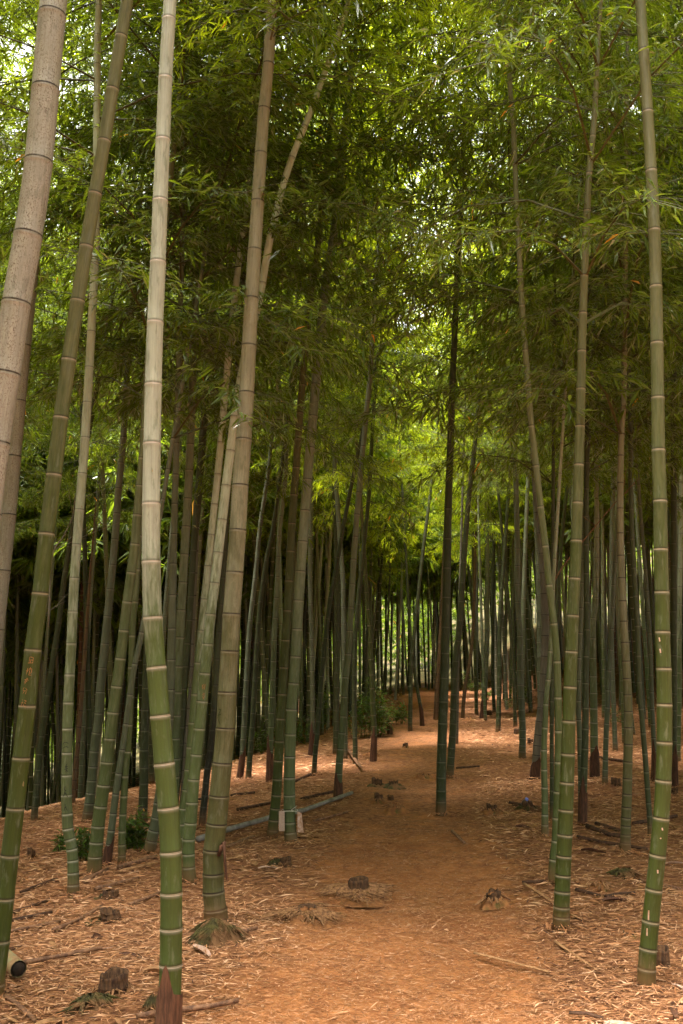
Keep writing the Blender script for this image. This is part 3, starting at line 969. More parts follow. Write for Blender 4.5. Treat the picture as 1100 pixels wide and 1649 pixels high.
stem('B9', 'char', 'thin bamboo with charred black foot behind the stout tan one', 11, 8,
     [325, 1330, 330, 1280, 334, 1240, 340, 1195, 346, 1120, 352, 1030, 357, 960, 362, 880, 370, 760], hb=700)
stem('B10', 'slate', 'slim bamboo with brown foot, first to the right of the stout tan one', 9, 6,
     [386, 1255, 391, 1209, 396, 1109, 402, 1013, 408, 957, 414, 902, 419, 846, 432, 761, 440, 680], sheath=0.45, hb=720)
stem('B11', 'dark', 'dark slim bamboo leaning right, second from the stout tan one', 9, 6,
     [400, 1256, 403.5, 1206, 407, 1163, 410, 1107, 415, 1025, 420, 967, 429, 903, 439.5, 852, 450, 780, 462, 690], hb=700)
stem('B12', 'grey', 'slim grey bamboo with tall brown sheath left of the tagged pair', 10, 6,
     [434, 1258, 435.6, 1193, 439, 1110, 443, 1000, 447, 926, 450, 858, 454, 822, 461, 748, 463, 676, 470, 600], sheath=0.55, hb=610)
stem('B13', 'olive', 'left one of the pair of bamboos at the pale boards', 16, 9,
     [438, 1348, 441, 1318, 445, 1281, 449, 1215, 452.5, 1144, 459, 1048, 465, 947, 470, 845, 478, 738, 486, 631, 496, 521, 510.5, 407, 520, 320], hb=380)
stem('B14', 'grey', 'grey-green bamboo with two pale boards tied to its foot', 19, 12,
     [469, 1357, 467, 1330, 466, 1281, 466.8, 1219, 469.4, 1143, 476, 1058, 481, 968, 487.5, 873, 495, 773, 504, 671, 513, 569, 524, 462, 532.6, 409, 543, 340, 552, 240],
     [409, 462, 515, 569, 620, 671, 722, 773, 823, 873, 921, 968, 1014, 1058, 1101, 1143, 1183, 1219, 1253, 1281, 1304, 1325, 1341], hb=360)
stem('C1', 'dark', 'dark straight bamboo just behind the sheathed one left of the path', 10, 8, [541, 1215, 542, 1130, 543, 1000, 541, 850, 538, 760], hb=740)
stem('C2', 'grey', 'bamboo with brown foot where the fallen grey cane ends', 12, 7,
     [544.5, 1287, 545.5, 1248, 548, 1210, 552.7, 1158, 556, 1100, 562, 1037, 566, 967, 570, 896, 575.4, 824, 582, 750, 588.8, 680, 599, 568, 603, 480], sheath=0.28, hb=560)
stem('C3', 'dark', 'slim bamboo beside the leaning dead splinter left of the path', 8, 6,
     [572, 1230, 572, 1204, 570.6, 1139, 571, 1103, 572.5, 1024, 580.5, 932, 587, 867, 594, 799, 599, 708, 603, 640], hb=640)
stem('C4', 'dark', 'dark thin bamboo slanting to the right across its neighbours left of the path', 8, 6,
     [505.6, 1248, 508, 1210, 511, 1178, 517, 1099, 522, 1051, 531.5, 967, 539, 929, 552, 853, 567, 776, 585, 690], hb=690)
stem('C5', 'olive', 'bamboo bending left with brown sheathed foot at the edge of the path', 9, 6,
     [601, 1225, 602.5, 1178, 600, 1127, 598, 1076, 596, 1015, 592.5, 980, 589, 929, 584, 850], sheath=0.5, hb=820)
stem('C6', 'slate', 'grey slim bamboo tilting left behind the slanting dark one', 8, 7,
     [556, 1222, 556, 1130, 554, 1040, 553, 980, 552, 929, 548, 875, 543, 802, 538, 738, 534, 650], hb=660)
stem('C7', 'slate', 'slim grey bamboo with sheathed foot right of the boarded one', 8, 6, [501, 1217, 503.7, 1153, 501.5, 1025, 499, 929, 500, 850, 502, 760], sheath=0.5, sdark=True, hb=730)
stem('C8', 'dark', 'thin black-looking bamboo leaning right beside the path', 7, 4.5,
     [660.5, 1177, 662, 1076, 665, 1043, 672.7, 967, 678, 916, 684, 865, 690.5, 814, 695.6, 769, 703, 690], hb=760)
stem('C9', 'dark', 'thin bamboo leaning left that crosses the black-looking one', 6, 4, [680, 1168, 678, 1143, 670, 1097, 662, 1035, 657, 960, 653, 880], hb=860, sheath=0.5, sdark=True)
stem('C10', 'dark', 'dark straight bamboo standing alone in the middle of the path', 16, 8,
     [710.3, 1311, 710.5, 1273, 711, 1227, 713, 1165, 715.7, 1092, 718, 1010, 720, 911, 721.7, 820, 725.5, 715, 729, 613, 733.6, 507, 738, 413, 743, 320],
     [413, 462, 507, 562, 613, 664, 715, 768, 820, 868, 915, 962, 1010, 1052, 1092, 1130, 1165, 1198, 1227, 1252, 1273, 1291], hb=440)
stem('C11', 'dark', 'dark bamboo leaning right, just behind the one standing alone', 12, 7,
     [724, 1251, 727.5, 1204, 730, 1163, 733, 1071, 739, 1023, 744, 947, 749, 876, 755, 802, 761, 751, 768, 680], hb=740)
stem('C12', 'mauve', 'thin reddish bamboo foot showing just behind the leaning dark one', 5, 4, [735.5, 1197, 736.5, 1150, 738, 1050, 742, 900], hb=800)
stem('C13', 'brown', 'brown thin bamboo left of the dark lone one, farther along the path', 8, 6, [702, 1158, 704, 1110, 708, 1050, 712, 980, 716, 880], hb=830)
stem('C14', 'brown', 'brownish bamboo that curves up right beside the crossing one', 6, 5, [744.8, 1156, 747, 1125, 750, 1102, 756.7, 1064, 762, 1013, 764, 950, 765, 880], hb=880)
stem('C15', 'dark', 'thin bamboo slanting left across the brownish one', 6, 4.5, [780, 1120, 777, 1089, 771, 1051, 763, 1000, 757, 940], hb=900)
stem('C16', 'slate', 'pale grey bamboo with broad dark sheath at its foot, right of the path', 9, 7,
     [778, 1157, 779.6, 1125, 782, 1076, 784.5, 1020, 784, 980, 784.7, 904, 783.5, 853, 784, 760], sheath=0.65, sdark=True, hb=830)
stem('C17', 'dark', 'dark thin bamboo next to the pale grey sheathed one', 6, 5, [796, 1149, 793.6, 1084, 794, 1000, 795, 880], hb=860)
stem('D1', 'dark', 'dark bamboo leaning right on the right bank of the path', 8, 5,
     [802, 1179, 804, 1109, 804.5, 1041, 805.5, 986, 812, 896, 816, 836, 820, 782, 826, 700], hb=760)
stem('D2', 'slate', 'grey bamboo whitened high up, its foot on the right edge of the path', 11, 8,
     [841, 1221, 841.6, 1174, 838, 1093, 837, 1014, 835, 994, 833, 937, 833, 877, 832.5, 844, 831, 782, 829, 700], hb=690)
stem('D3', 'mauve', 'dead mauve-grey bamboo curving right above a dark broken sheath', 13, 13,
     [861, 1253, 863, 1230, 866, 1190, 872, 1136, 876, 1080, 878, 1000, 874, 900, 868, 836, 862, 760], sheath=0.28, sdark=True, hb=780)
stem('D3b', 'slate', 'broad dull grey bamboo behind the dead mauve one', 13, 11, [872, 1205, 872, 1140, 871, 1068, 870, 970, 868, 896, 865, 836, 861, 740], hb=770)
stem('D4', 'pale', 'pale slender bamboo with short nodes left of the twin green ones', 11, 6,
     [877.6, 1347, 877.5, 1294, 876.5, 1245, 876, 1204, 878, 1164, 880, 1123, 884, 1082, 888, 1020, 891, 940], Ht=9, hb=640)
stem('D5', 'green', 'green bamboo that leans far to the left on the right of the path', 13, 8,
     [889, 1422, 891, 1385, 894.6, 1355, 896, 1318, 898, 1276, 899.5, 1178, 897, 1066, 892, 1005, 884.5, 943, 878.4, 880, 870.6, 817, 863.6, 751, 856, 687, 850, 616, 846, 565, 840.5, 493, 836, 402, 832.5, 350, 827.5, 220, 822, 150],
     [350, 435, 493, 565, 620, 687, 751, 817, 880, 943, 1005, 1066, 1124, 1178, 1228, 1276, 1318, 1355, 1385], hb=470)
stem('D6', 'olive', 'main green bamboo of the twin pair, gold tinted midway', 25, 7,
     [904.3, 1495, 904, 1477, 905.4, 1436, 908, 1379, 911.4, 1305, 914.6, 1215, 918, 1107, 922.5, 992, 928, 871, 933.6, 700, 937, 566, 941, 445, 948, 290, 957, 190, 966, 25],
     [110, 220, 280, 340, 392, 445, 505, 566, 627, 687, 749, 810, 871, 932, 992, 1050, 1107, 1162, 1215, 1261, 1305, 1345, 1379, 1410, 1436, 1461, 1477], hb=520)
stem('D7', 'dark', 'dark bamboo right behind the gold tinted one with a torn sheath', 12, 8,
     [938, 1328, 939, 1285, 941, 1230, 942.5, 1190, 944, 1060, 945.5, 1019, 944.5, 930, 944, 836, 945, 740], sheath=0.42, sdark=True, hb=720)
stem('D8', 'slate', 'slim grey bamboo squeezed beside the dark one with torn sheath', 9, 8, [936, 1300, 934, 1200, 932, 1150, 931.6, 1086, 933, 1040, 935, 1000, 940, 880], hb=760)
stem('D9', 'pale', 'pale grey bamboo with wide dark sheath standing far right of the path', 13, 7,
     [958, 1252, 957, 1207, 956.4, 1160, 956, 1117, 955, 1070, 954.7, 1037, 955, 1000, 959.5, 950, 961, 831, 960, 740], sheath=0.42, sdark=True, hb=800)
stem('D10', 'pale', 'thin pale bamboo between the wide sheathed one and the leaning grey one', 6, 5, [972, 1156, 972, 1080, 971, 1000, 970, 850, 969, 760], hb=800)
stem('D11', 'slate', 'grey-green slim bamboo leaning right towards the black-ringed one', 9, 6,
     [974, 1264, 976, 1190, 978.6, 1136, 981, 1082, 985.5, 1014, 988, 945, 992, 891, 996, 820], hb=760)
stem('D12', 'tan', 'dull mauve-tan bamboo with black rings and olive foot on the right', 16, 9,
     [1007, 1373, 1007.6, 1331, 1009, 1301, 1010.4, 1255, 1011.8, 1147, 1006.6, 1036, 1004.4, 1002, 1001, 932, 998.8, 820, 1000.5, 708, 1005, 640],
     [656, 700, 735, 779, 820, 860, 896, 932, 969, 1002, 1036, 1066, 1094, 1120, 1147, 1173, 1200, 1228, 1255, 1280, 1301, 1318, 1331, 1345, 1358], hb=700)
stem('D13', 'dark', 'dark green bamboo leaning left, between black-ringed one and the big right one', 9, 8,
     [1048, 1347, 1047, 1327, 1043, 1273, 1039, 1218, 1034.5, 1164, 1030, 1109, 1028, 1054, 1026, 1000, 1021, 920, 1018, 864, 1016, 790, 1016, 700], hb=700)
stem('D14', 'slate', 'slim grey bamboo leaning left with sheathed foot beside the big right one', 8, 5,
     [1053, 1260, 1053.6, 1226, 1052, 1177, 1049.5, 1123, 1047, 1040, 1041, 945, 1037, 891, 1032, 831, 1026, 749, 1020, 660], sheath=0.5, hb=720)
stem('D15', 'olive', 'big bright green bamboo with white nicks near the right edge', 27, 16,
     [1040.6, 1589, 1041.7, 1560, 1044, 1528, 1048, 1484, 1053, 1433, 1059, 1378, 1064.6, 1318, 1068.4, 1258, 1070, 1196, 1070, 1135, 1069, 1077, 1067, 1018, 1066, 954, 1064, 885, 1063, 807, 1060.4, 725, 1058, 553, 1054, 380, 1043, 181, 1031, 0],
     [82, 181, 276, 371, 462, 553, 641, 725, 807, 885, 954, 1018, 1077, 1135, 1196, 1258, 1318, 1378, 1433, 1484, 1528, 1560], Ht=12.5)
stem('D16', 'dark', 'dark bamboo with sheathed foot directly behind the big right one', 9, 10, [1087, 1268, 1086, 1200, 1086, 1082, 1085, 1000, 1085, 860, 1085, 741, 1085, 640], sheath=0.5, sdark=True, hb=700)
stem('D17', 'pale', 'pale bluish-grey bamboo at the right edge of the grove', 8, 7, [1092, 1227, 1093, 1164, 1094, 1117, 1094, 1008, 1096, 891, 1097, 800, 1098, 700], hb=740)
stem('D18', 'dark', 'thin dark bamboo slanting right between the far-leaning and gold tinted ones', 7, 5, [888, 1180, 892, 1080, 898.7, 965, 901, 918, 905, 864, 909, 823, 919, 730, 926, 650], hb=700)
stem('D20', 'dark', 'thin dark bamboo squeezed left of the far-leaning green one', 7, 6, [889, 1322, 888.6, 1200, 888.6, 1109, 889, 1000, 890, 880], hb=780)
stem('D21', 'slate', 'thread-thin bamboo left of the black-ringed one, far back', 5, 4, [999, 1146, 999, 1045, 998, 940], hb=820)

# ------------------------------------------------------------------ carved and scrawled writing on the culms
root, c, _ = BAM['A3']
u = 0.0031
s = harc('A3', 1063)
ch = []
def glyph(cx, cy, lines, k=1.0):
    for ln in lines:
        ch.append([((x - 0.5) * 0.026 * k + cx, (y - 0.5) * 0.032 * k + cy) for x, y in ln])
glyph(0.004, 0.0, [[(0.35, 1), (0.95, 0.95), (0.92, 0.1)], [(0.3, 0.95), (0.25, 0.1)], [(0.3, 0.55), (0.92, 0.55)], [(0.0, 0.05), (1.0, 0.12)], [(0.55, 0.55), (0.5, 0.1)]])
glyph(0.001, -0.056, [[(0.3, 1.0), (0.1, 0.1)], [(0.0, 0.6), (0.4, 0.75)], [(0.45, 0.85), (0.95, 0.9), (0.9, 0.35), (0.7, 0.3)], [(0.7, 1.1), (0.55, 0.1)], [(0.5, 0.05), (0.95, 0.05)], [(0.15, 0.35), (0.4, 0.7)]], 1.15)
glyph(-0.007, -0.102, [[(0.6, 1.0), (0.1, 0.25), (0.7, 0.45)], [(0.1, 0.7), (0.9, 0.65)], [(0.75, 0.95), (0.2, 0.0)]])
glyph(-0.010, -0.150, [[(0.3, 1.0), (0.05, 0.55)], [(0.6, 0.95), (0.95, 0.6)], [(0.1, 0.5), (0.8, 0.5), (0.7, 0.0)], [(0.45, 0.5), (0.1, 0.0)]])
glyph(-0.010, -0.212, [[(0.2, 1.0), (0.35, 0.9)], [(0.3, 0.75), (0.05, 0.1)], [(0.0, 0.55), (0.4, 0.6)], [(0.55, 0.95), (0.95, 0.85), (0.6, 0.6), (0.9, 0.5)], [(0.5, 0.4), (0.65, 0.1), (1.0, 0.1)], [(0.1, 0.2), (0.9, -0.1)]], 1.15)
link('carved_lettering', c.strokes('carved_lettering', M_CARVE, s, 0.003, ch), root)
root, c, _ = BAM['A5']
ch = []
glyph(0, 0.0, [[(0.0, 0.0), (0.35, 0.3), (0.7, 0.3), (1.0, 0.15)], [(0.0, -0.55), (0.35, -0.3), (0.7, -0.25), (1.0, -0.35)]], 1.7)
glyph(0.010, -0.185, [[(0.7, 1.2), (0.3, 0.6), (0.9, 0.75)], [(0.1, 0.3), (0.9, 0.4)], [(0.5, 0.9), (0.5, -0.2)], [(0.5, 0.2), (0.9, -0.1)]], 1.3)
glyph(0.006, -0.345, [[(0.5, 1.3), (0.3, 0.8), (0.7, 0.7)], [(0.55, 0.8), (0.1, -0.3)], [(0.5, 0.4), (0.95, -0.3)], [(0.3, 0.3), (0.75, 0.2)]], 1.4)
glyph(0.004, -0.445, [[(0.5, 1.0), (0.5, 0.5), (0.15, -0.2)], [(0.5, 0.5), (0.9, -0.2)], [(0.3, 0.4), (0.8, 0.45)]], 1.2)
link('dark_lettering', c.strokes('dark_lettering', M_INK, harc('A5', 1192), -0.004, ch, 0.004), root)
root, c, _ = BAM['B3']
ch = []
glyph(0.0, 0.0, [[(0.4, 1.2), (0.0, 0.6)], [(0.25, 0.8), (0.3, 0.0)], [(0.25, 0.5), (0.45, 0.3)], [(0.85, 1.2), (0.75, -0.1)], [(0.7, 0.5), (0.95, 0.7)]], 0.95)
glyph(0.005, -0.062, [[(0.2, 1.1), (0.8, 1.0)], [(0.1, 0.7), (0.85, 0.65)], [(0.25, 0.3), (0.45, 0.0)], [(0.8, 0.4), (0.55, -0.3)]], 0.95)
link('carved_lettering', c.strokes('carved_lettering', M_CARVE, harc('B3', 1106), 0.006, ch, 0.004), root)
root, c, _ = BAM['B2']
ch = []
glyph(0, 0.0, [[(0.1, 1.0), (0.6, 1.0), (0.05, 0.35), (0.6, 0.55)], [(0.3, 0.5), (0.1, 0.1), (0.55, -0.5)]], 1.9)
link('mossy_lettering', c.strokes('mossy_lettering', M_MOSSMARK, harc('B2', 1150), -0.032, ch, 0.006), root)
root, c, _ = BAM['D15']
ch = []
for (py, du, l) in ((1333, -0.004, 0.012), (1348, -0.008, 0.006), (1401, -0.006, 0.016), (1472, -0.028, 0.045), (1499, -0.028, 0.035), (1030, -0.03, 0.02), (1048, -0.028, 0.02)):
    z = harc('D15', py) - harc('D15', 1400)
    ch.append([(du, z + l / 2), (du + 0.003, z - l / 2)])
link('pale_speck', c.strokes('pale_speck', M_BOARDW, harc('D15', 1400), 0.0, ch, 0.007), root)
# broken branch stub hanging at the side of the stout tan bamboo
root, c, (X, Y, Z) = BAM['B2']
g = Geo()
rx, rz = ray(355, 1375)
def rel(px, py, dy=-0.07):
    rx, rz = ray(px, py)
    yy = Y + dy
    return (rx * yy - X, dy, EYE + rz * yy - Z)
g.tube([rel(352, 1378, -0.06), rel(357, 1362), rel(361, 1355), rel(362, 1385), rel(365, 1412), rel(365, 1418)], [0.012, 0.014, 0.011, 0.008, 0.007, 0.004], 7)
link('branch_stub', g.build('branch_stub', M_SHEATH), root)

# ------------------------------------------------------------------ crowds of bamboo farther back
PROTO = []
for k in range(10):
    pr = random.Random(50 + k)
    Ht = 11.5 + 2 * pr.random()
    bx, by, lx, ly = pr.uniform(-0.5, 0.5), pr.uniform(-0.5, 0.5), pr.uniform(-0.35, 0.35), pr.uniform(-0.35, 0.35)
    P = np.array([(lx * t * 1.2 + bx * t * t * 1.6 + 0.06 * math.sin(5 * t + k), ly * t + by * t * t * 1.6, Ht * t) for t in np.linspace(0, 1, 14)])
    P -= P[0]
    S = np.concatenate([[0], np.cumsum(np.linalg.norm(np.diff(P, axis=0), axis=1))])
    ns = [0.07]
    q = 0
    while ns[-1] < S[-1] - 0.4:
        ns.append(ns[-1] + min(0.26, 0.09 + 0.02 * q) * pr.uniform(0.93, 1.07))
        q += 1
    r0 = pr.uniform(0.042, 0.054)
    cu = Culm(P, [-0.1, 0, 0.2, 5.5, S[-1]], [r0 * 1.2, r0 * 1.12, r0, r0 * 0.72, 0.006], ns)
    mat = ['slate', 'grey', 'green', 'slate', 'pale', 'dark', 'grey', 'green', 'slate', 'dark'][k]
    PROTO.append((cu, cu.mesh('culm', CM[mat], 9)))


def back_bamboo(x, y, label, group, s=1.0, hb=None):
    k = rnd.randrange(len(PROTO))
    cu, me = PROTO[k]
    root = empty('bamboo', (x, y, float(gz(x, y))), rnd.random() * 2 * PI)
    root.rotation_euler = (rnd.gauss(0, 0.022), rnd.gauss(0, 0.022), root.rotation_euler[2])
    root.scale = (s, s, s)
    tag(root, label, 'bamboo', group)
    link('culm', me, root)
    put_crown(root, cu, hb if hb else rnd.uniform(4.6, 6.6), lit_leaf=(rnd.random() < 0.6 if (y > 30 and abs(x - float(xpath(y)) + 1) < 5) else (rnd.random() < (0.75 if abs(x - float(xpath(y))) < 3 else 0.05))))
    return root


placed = [(b[2][0], b[2][1]) for b in BAM.values()]
cnt = {'L': 0, 'R': 0, 'F': 0}


def free(x, y, d):
    return all((x - a) ** 2 + (y - b) ** 2 > d * d for a, b in placed)


tries = 0
want = {'L': 100, 'R': 78, 'F': 50}
LAB = {'L': ('slim bamboo of the crowd filling the dim grove behind, left of the path', 'crowded bamboos behind on the left'),
       'R': ('slim bamboo of the crowd up the bank behind, right of the path', 'crowded bamboos behind on the right'),
       'F': ('thin far bamboo of the pale crowd at the end of the path', 'far bamboos at the end of the path')}
while sum(want.values()) and tries < 60000:
    tries += 1
    y = 11 + 41 * rnd.random() ** 0.9
    x = rnd.uniform(-1, 1) * (0.36 * y + 1.3)
    xp = float(xpath(y))
    if y > 33:
        z = 'F'
        if abs(x - xp) < 1.3 and y < 40:
            continue
        if x < xp - 6 or x > xp + 9:
            z = 'L' if x < xp else 'R'
    elif x < xp:
        z = 'L'
        w = np.interp(y, [0, 6, 11.5, 18, 26, 40], [9, 7, 4.6, 2.6, 1.6, 1.6])
        if xp - x < w - 0.2 + (0.3 if y > 20 else 0.0):
            continue
    else:
        z = 'R'
        if x < xp + (1.7 if y < 20 else 1.25) or y < 14.5:
            continue
    if 10 < y < 18 and -2.4 < x - xp < 3.0:
        continue
    if want[z] <= 0 or not free(x, y, 0.55 if z == 'L' else 0.8):
        continue
    placed.append((x, y))
    want[z] -= 1
    back_bamboo(x, y, *LAB[z], s=rnd.uniform(0.82, 1.12))

# bamboos just outside the frame whose leafy tops hang into it, the last ones added to shade the floor
for (x, y, hb, s) in ((-3.3, 4.6, 3.9, 1.0), (-4.6, 6.4, 4.6, 1.0), (-5.2, 9.0, 4.8, 1.0), (3.9, 7.2, 4.9, 1.0), (4.9, 9.4, 4.9, 1.0), (4.4, 11.5, 4.8, 1.05), (-4.9, 11.0, 4.6, 1.0), (-6.4, 7.6, 4.8, 1.0), (-4.2, 7.9, 5.4, 1.0), (-6.2, 10.2, 4.6, 1.0), (5.6, 7.8, 4.9, 1.0), (3.9, 9.6, 5.6, 1.0)):
    rt = back_bamboo(x, y, 'leafy bamboo beyond the edge of the picture', 'bamboos beyond the frame with tops in view', s, hb)

# ------------------------------------------------------------------ wood around the grove, one mass: far end plus unseen sides and back
def far_culm_mat():
    nt = NT('far_culm')
    isl = nt.n('ShaderNodeNewGeometry').outputs['Random Per Island']
    tc = nt.n('ShaderNodeTexCoord').outputs['Object']
    c = nt.mix(nt.ss(isl, 0.25, 1.0), (0.055, 0.062, 0.026), (0.27, 0.27, 0.20))
    c = nt.mix(nt.math('GREATER_THAN', isl, 0.93), c, (0.15, 0.075, 0.04))
    w = nt.math('FRACT', nt.math('MULTIPLY', nt.n('ShaderNodeSeparateXYZ', Vector=tc).outputs[2], nt.math('ADD', 3.4, isl)))
    c = nt.mix(nt.ss(w, 0.90, 0.97), c, (0.30, 0.26, 0.20))
    c = nt.mix(0.5, c, nt.mix(nt.noise(tc, 2.0, 3), (0.3, 0.3, 0.3), (0.7, 0.7, 0.7)), 'OVERLAY')
    return nt.finish(principled(nt, c, 0.6, spec=0.2))


M_FARCULM = far_culm_mat()


def far_wood():
    rs = np.random.RandomState(3)
    crowns = [crown_arrays(900 + k, dens=0.27, leaf=0.40, tubes=False)[:3] for k in range(3)]
    Pn, Dn, Ln = [], [], []
    g = Geo()
    spots = []
    for i in range(330):
        y = 53 + 45 * rs.rand()
        spots.append((float(xpath(y)) * 0.5 + (rs.rand() * 2 - 1) * (0.40 * y + 3), y))
    for i in range(620):
        y = 1.5 + 56 * rs.rand()
        spots.append(((0.38 * y + 3.4 + 20 * rs.rand() ** 1.4) * (1 if i % 2 else -1), y))  # unseen trees added at both sides to block side light
    for i in range(170):
        spots.append(((rs.rand() * 2 - 1) * 24, -6.5 - 18 * rs.rand()))  # unseen trees added behind the camera to block low sky light
    i = 0
    while i < 470:
        y = 19 + 34 * rs.rand()
        x = (rs.rand() * 2 - 1) * (0.37 * y + 2)
        xp = float(xpath(y))
        if -(2.2 if y < 30 else 1.2) < x - xp < 2.2 and y < 42 or x > xp and y < 24 or not free(x, y, 0.6):
            continue
        placed.append((x, y))
        spots.append((x, y))
        i += 1
    for i, (x, y) in enumerate(spots):
        z = float(gz(x, y))
        lean = rs.normal(0, 0.045, 2)
        Hh = 12 + 3 * rs.rand()
        top = np.array([x + lean[0] * Hh, y + lean[1] * Hh, z + Hh])
        b = np.array([x, y, z - 0.1])
        g.tube([b, (b + top) / 2, top], [0.047, 0.036, 0.008], 6, False)
        P, D, L = crowns[i % 3]
        a = rs.rand() * 2 * PI
        R = np.array([[math.cos(a), -math.sin(a), 0], [math.sin(a), math.cos(a), 0], [0, 0, 1]])
        hb = 4.2 + 2.4 * rs.rand() if y < 72 else 0.4 + 2.5 * rs.rand()
        P2 = P * np.array([1.25, 1.25, (Hh - hb) / 7]) @ R.T
        ax = (top - b) / Hh
        Pn.append(P2 + b + ax * hb + P2[:, 2:3] * np.array([[lean[0], lean[1], 0]]))
        Dn.append(D @ R.T)
        Ln.append(L)
    P, D, L = np.concatenate(Pn), np.concatenate(Dn), np.concatenate(Ln)
    V, T, Q = leaves_geo(P, D, L, L * 0.17, rs)
    nv = len(V)
    GQ = np.concatenate(g.Q) + nv
    V = np.vstack([V, np.concatenate(g.V)])
    mi = np.concatenate([np.zeros(len(T) + len(Q)), np.ones(len(GQ))])
    o = link('surrounding_wood', mesh('surrounding_wood', V, [T, np.vstack([Q, GQ])], [M_FARLEAF, M_FARCULM], False, mi))
    tag(o, 'bamboo wood beyond the path end, with unseen shading trees beside and behind the view', 'bamboo wood', None, 'stuff')


far_wood()

# ------------------------------------------------------------------ undergrowth
def shrub(px, py, wpx, hpx, label, n=420, leaf=0.10, deep=0.7):
    x, y, z = onground(px, py)
    k = y / FPX
    wd, hh = wpx * k, hpx * k
    rs = np.random.RandomState(int(px * 7 + py))
    root = empty('shrub', (x, y, z))
    tag(root, label, 'shrub', 'leafy undergrowth clumps')
    g = Geo()
    P, D, L = [], [], []
    ns = max(7, int(n / 28))
    for i in range(ns):
        a = rs.rand() * 2 * PI
        r = math.sqrt(rs.rand())
        ft = np.array([math.cos(a) * r * wd * 0.36, math.sin(a) * r * wd * 0.36 * deep, 0])
        ft[2] = float(gz(x + ft[0], y + ft[1])) - z - 0.02
        tp = ft * 1.35 + np.array([rs.normal(0, 0.06 * wd), rs.normal(0, 0.06 * wd), hh * (0.45 + 0.6 * rs.rand()) * (1 - 0.35 * r)])
        g.tube([ft, (ft + tp) / 2, tp], [0.004, 0.003, 0.0015], 3, False)
        for q in range(max(8, int(n / ns))):
            t = 0.25 + 0.75 * rs.rand()
            P.append(ft + (tp - ft) * t + rs.normal(0, 0.05, 3) * np.array([wd, wd, hh]) * 0.6)
            az = rs.rand() * 2 * PI
            pit = rs.normal(0.05, 0.45)
            D.append((math.cos(az) * math.cos(pit), math.sin(az) * math.cos(pit), math.sin(pit)))
            L.append(leaf * (0.5 + 0.8 * rs.rand()))
    P, D, L = np.array(P), np.array(D), np.array(L)
    V, T, Q = leaves_geo(P, D, L, L * 0.20, rs)
    link('foliage', mesh('foliage', V, [T, Q], M_UNDER, False), root)
    link('stem', g.build('stem', M_TWIG), root)


shrub(140, 1386, 44, 80, 'leafy green clump between the scrawled pale bamboo and the mottled green one', 420, 0.09)
shrub(222, 1368, 62, 80, 'largest dark leafy clump, behind the nearest bamboo on the left', 620, 0.09)
shrub(100, 1372, 26, 52, 'small leafy sprig just left of the foot of the scrawled pale bamboo', 130, 0.08)
shrub(428, 1212, 44, 62, 'bright green sprig bush left of the pair with boards', 260, 0.12)
shrub(486, 1200, 40, 70, 'green bush showing right behind the boarded bamboo', 300, 0.12)
shrub(528, 1180, 50, 95, 'green bush behind the slanting dark bamboo left of the path', 380, 0.13)
shrub(590, 1186, 86, 100, 'big rounded green bush at the left edge of the path', 1300, 0.13)
shrub(640, 1166, 46, 48, 'low yellowish green bush behind the black-looking leaning bamboo', 320, 0.14)
shrub(760, 1118, 40, 50, 'small green bush at the far bend of the path', 200, 0.16)
shrub(836, 1140, 48, 44, 'low green bush on the right bank behind the dark leaning bamboo', 220, 0.15)
shrub(990, 1164, 28, 36, 'bright light green sprig on the right bank by the black-ringed bamboo', 150, 0.12)
shrub(780, 1128, 22, 30, 'tiny pale bush at the foot of the rising bank', 100, 0.15)


# ------------------------------------------------------------------ stumps and root mounds
def strands(g, cx, cy, r_in, r_out, ztop, n, rs, x, y, z, thick=0.006, a0=0, a1=2 * PI, sx=1.0, sy=1.0):
    ph = rs.rand(3) * 6
    ro_ = r_out
    for i in range(n):
        a = a0 + (a1 - a0) * rs.rand()
        r_out = ro_ * (0.85 + 0.30 * math.sin(3 * a + ph[0]) + 0.2 * math.sin(5 * a + ph[1]))
        ro = r_out * (0.30 + 0.85 * rs.rand() ** 1.2)
        b = a + rs.normal(0, 0.32)
        P = []
        r0 = r_in * 0.85 + (r_out - r_in) * 0.55 * rs.rand() ** 1.6
        r1 = min(r0 + r_out * (0.18 + 0.45 * rs.rand()), max(ro, r0 + 0.15 * r_out) + 0.1 * r_out)
        for t in (0, 0.33, 0.66, 1.0):
            rr = r0 + (r1 - r0) * t
            aa = a + (b - a) * t * 0.8
            px, py = cx + rr * math.cos(aa) * sx, cy + rr * math.sin(aa) * sy
            gr = float(gz(x + px, y + py)) - z
            P.append((px, py, gr + ztop * max(0.0, 1 - (rr / r_out) ** 1.3) + 0.004 + 0.012 * rs.rand() * (1 - t)))
        th = thick * (0.6 + 0.8 * rs.rand())
        g.tube(P, [th, th, th * 0.8, th * 0.35], 4, False)


def mound(g, r, h, rs, x, y, z, ox=0, oy=0, sx=1.0, sy=1.0, k=26, rows=8):
    V = []
    ph = rs.rand(4) * 6
    for q in range(rows + 1):
        f = q / rows
        for j in range(k):
            a = j / k * 2 * PI
            rr = r * f * (1 + 0.16 * math.sin(3 * a + ph[0]) + 0.09 * math.sin(7 * a + ph[1]))
            px, py = ox + rr * math.cos(a) * sx, oy + rr * math.sin(a) * sy
            zz = h * (1 - f ** 1.6) * (1 + 0.12 * math.sin(5 * a + ph[2])) + 0.010 * rs.normal() * (1 if q < rows else 0)
            V.append((px, py, zz + float(gz(x + px, y + py)) - z - 0.02 * f))
    i = np.arange(rows)[:, None] * k
    j = np.arange(k)[None, :]
    jn = (j + 1) % k
    g.add(V, np.stack([i + j, i + k + j, i + k + jn, i + jn], -1).reshape(-1, 4))


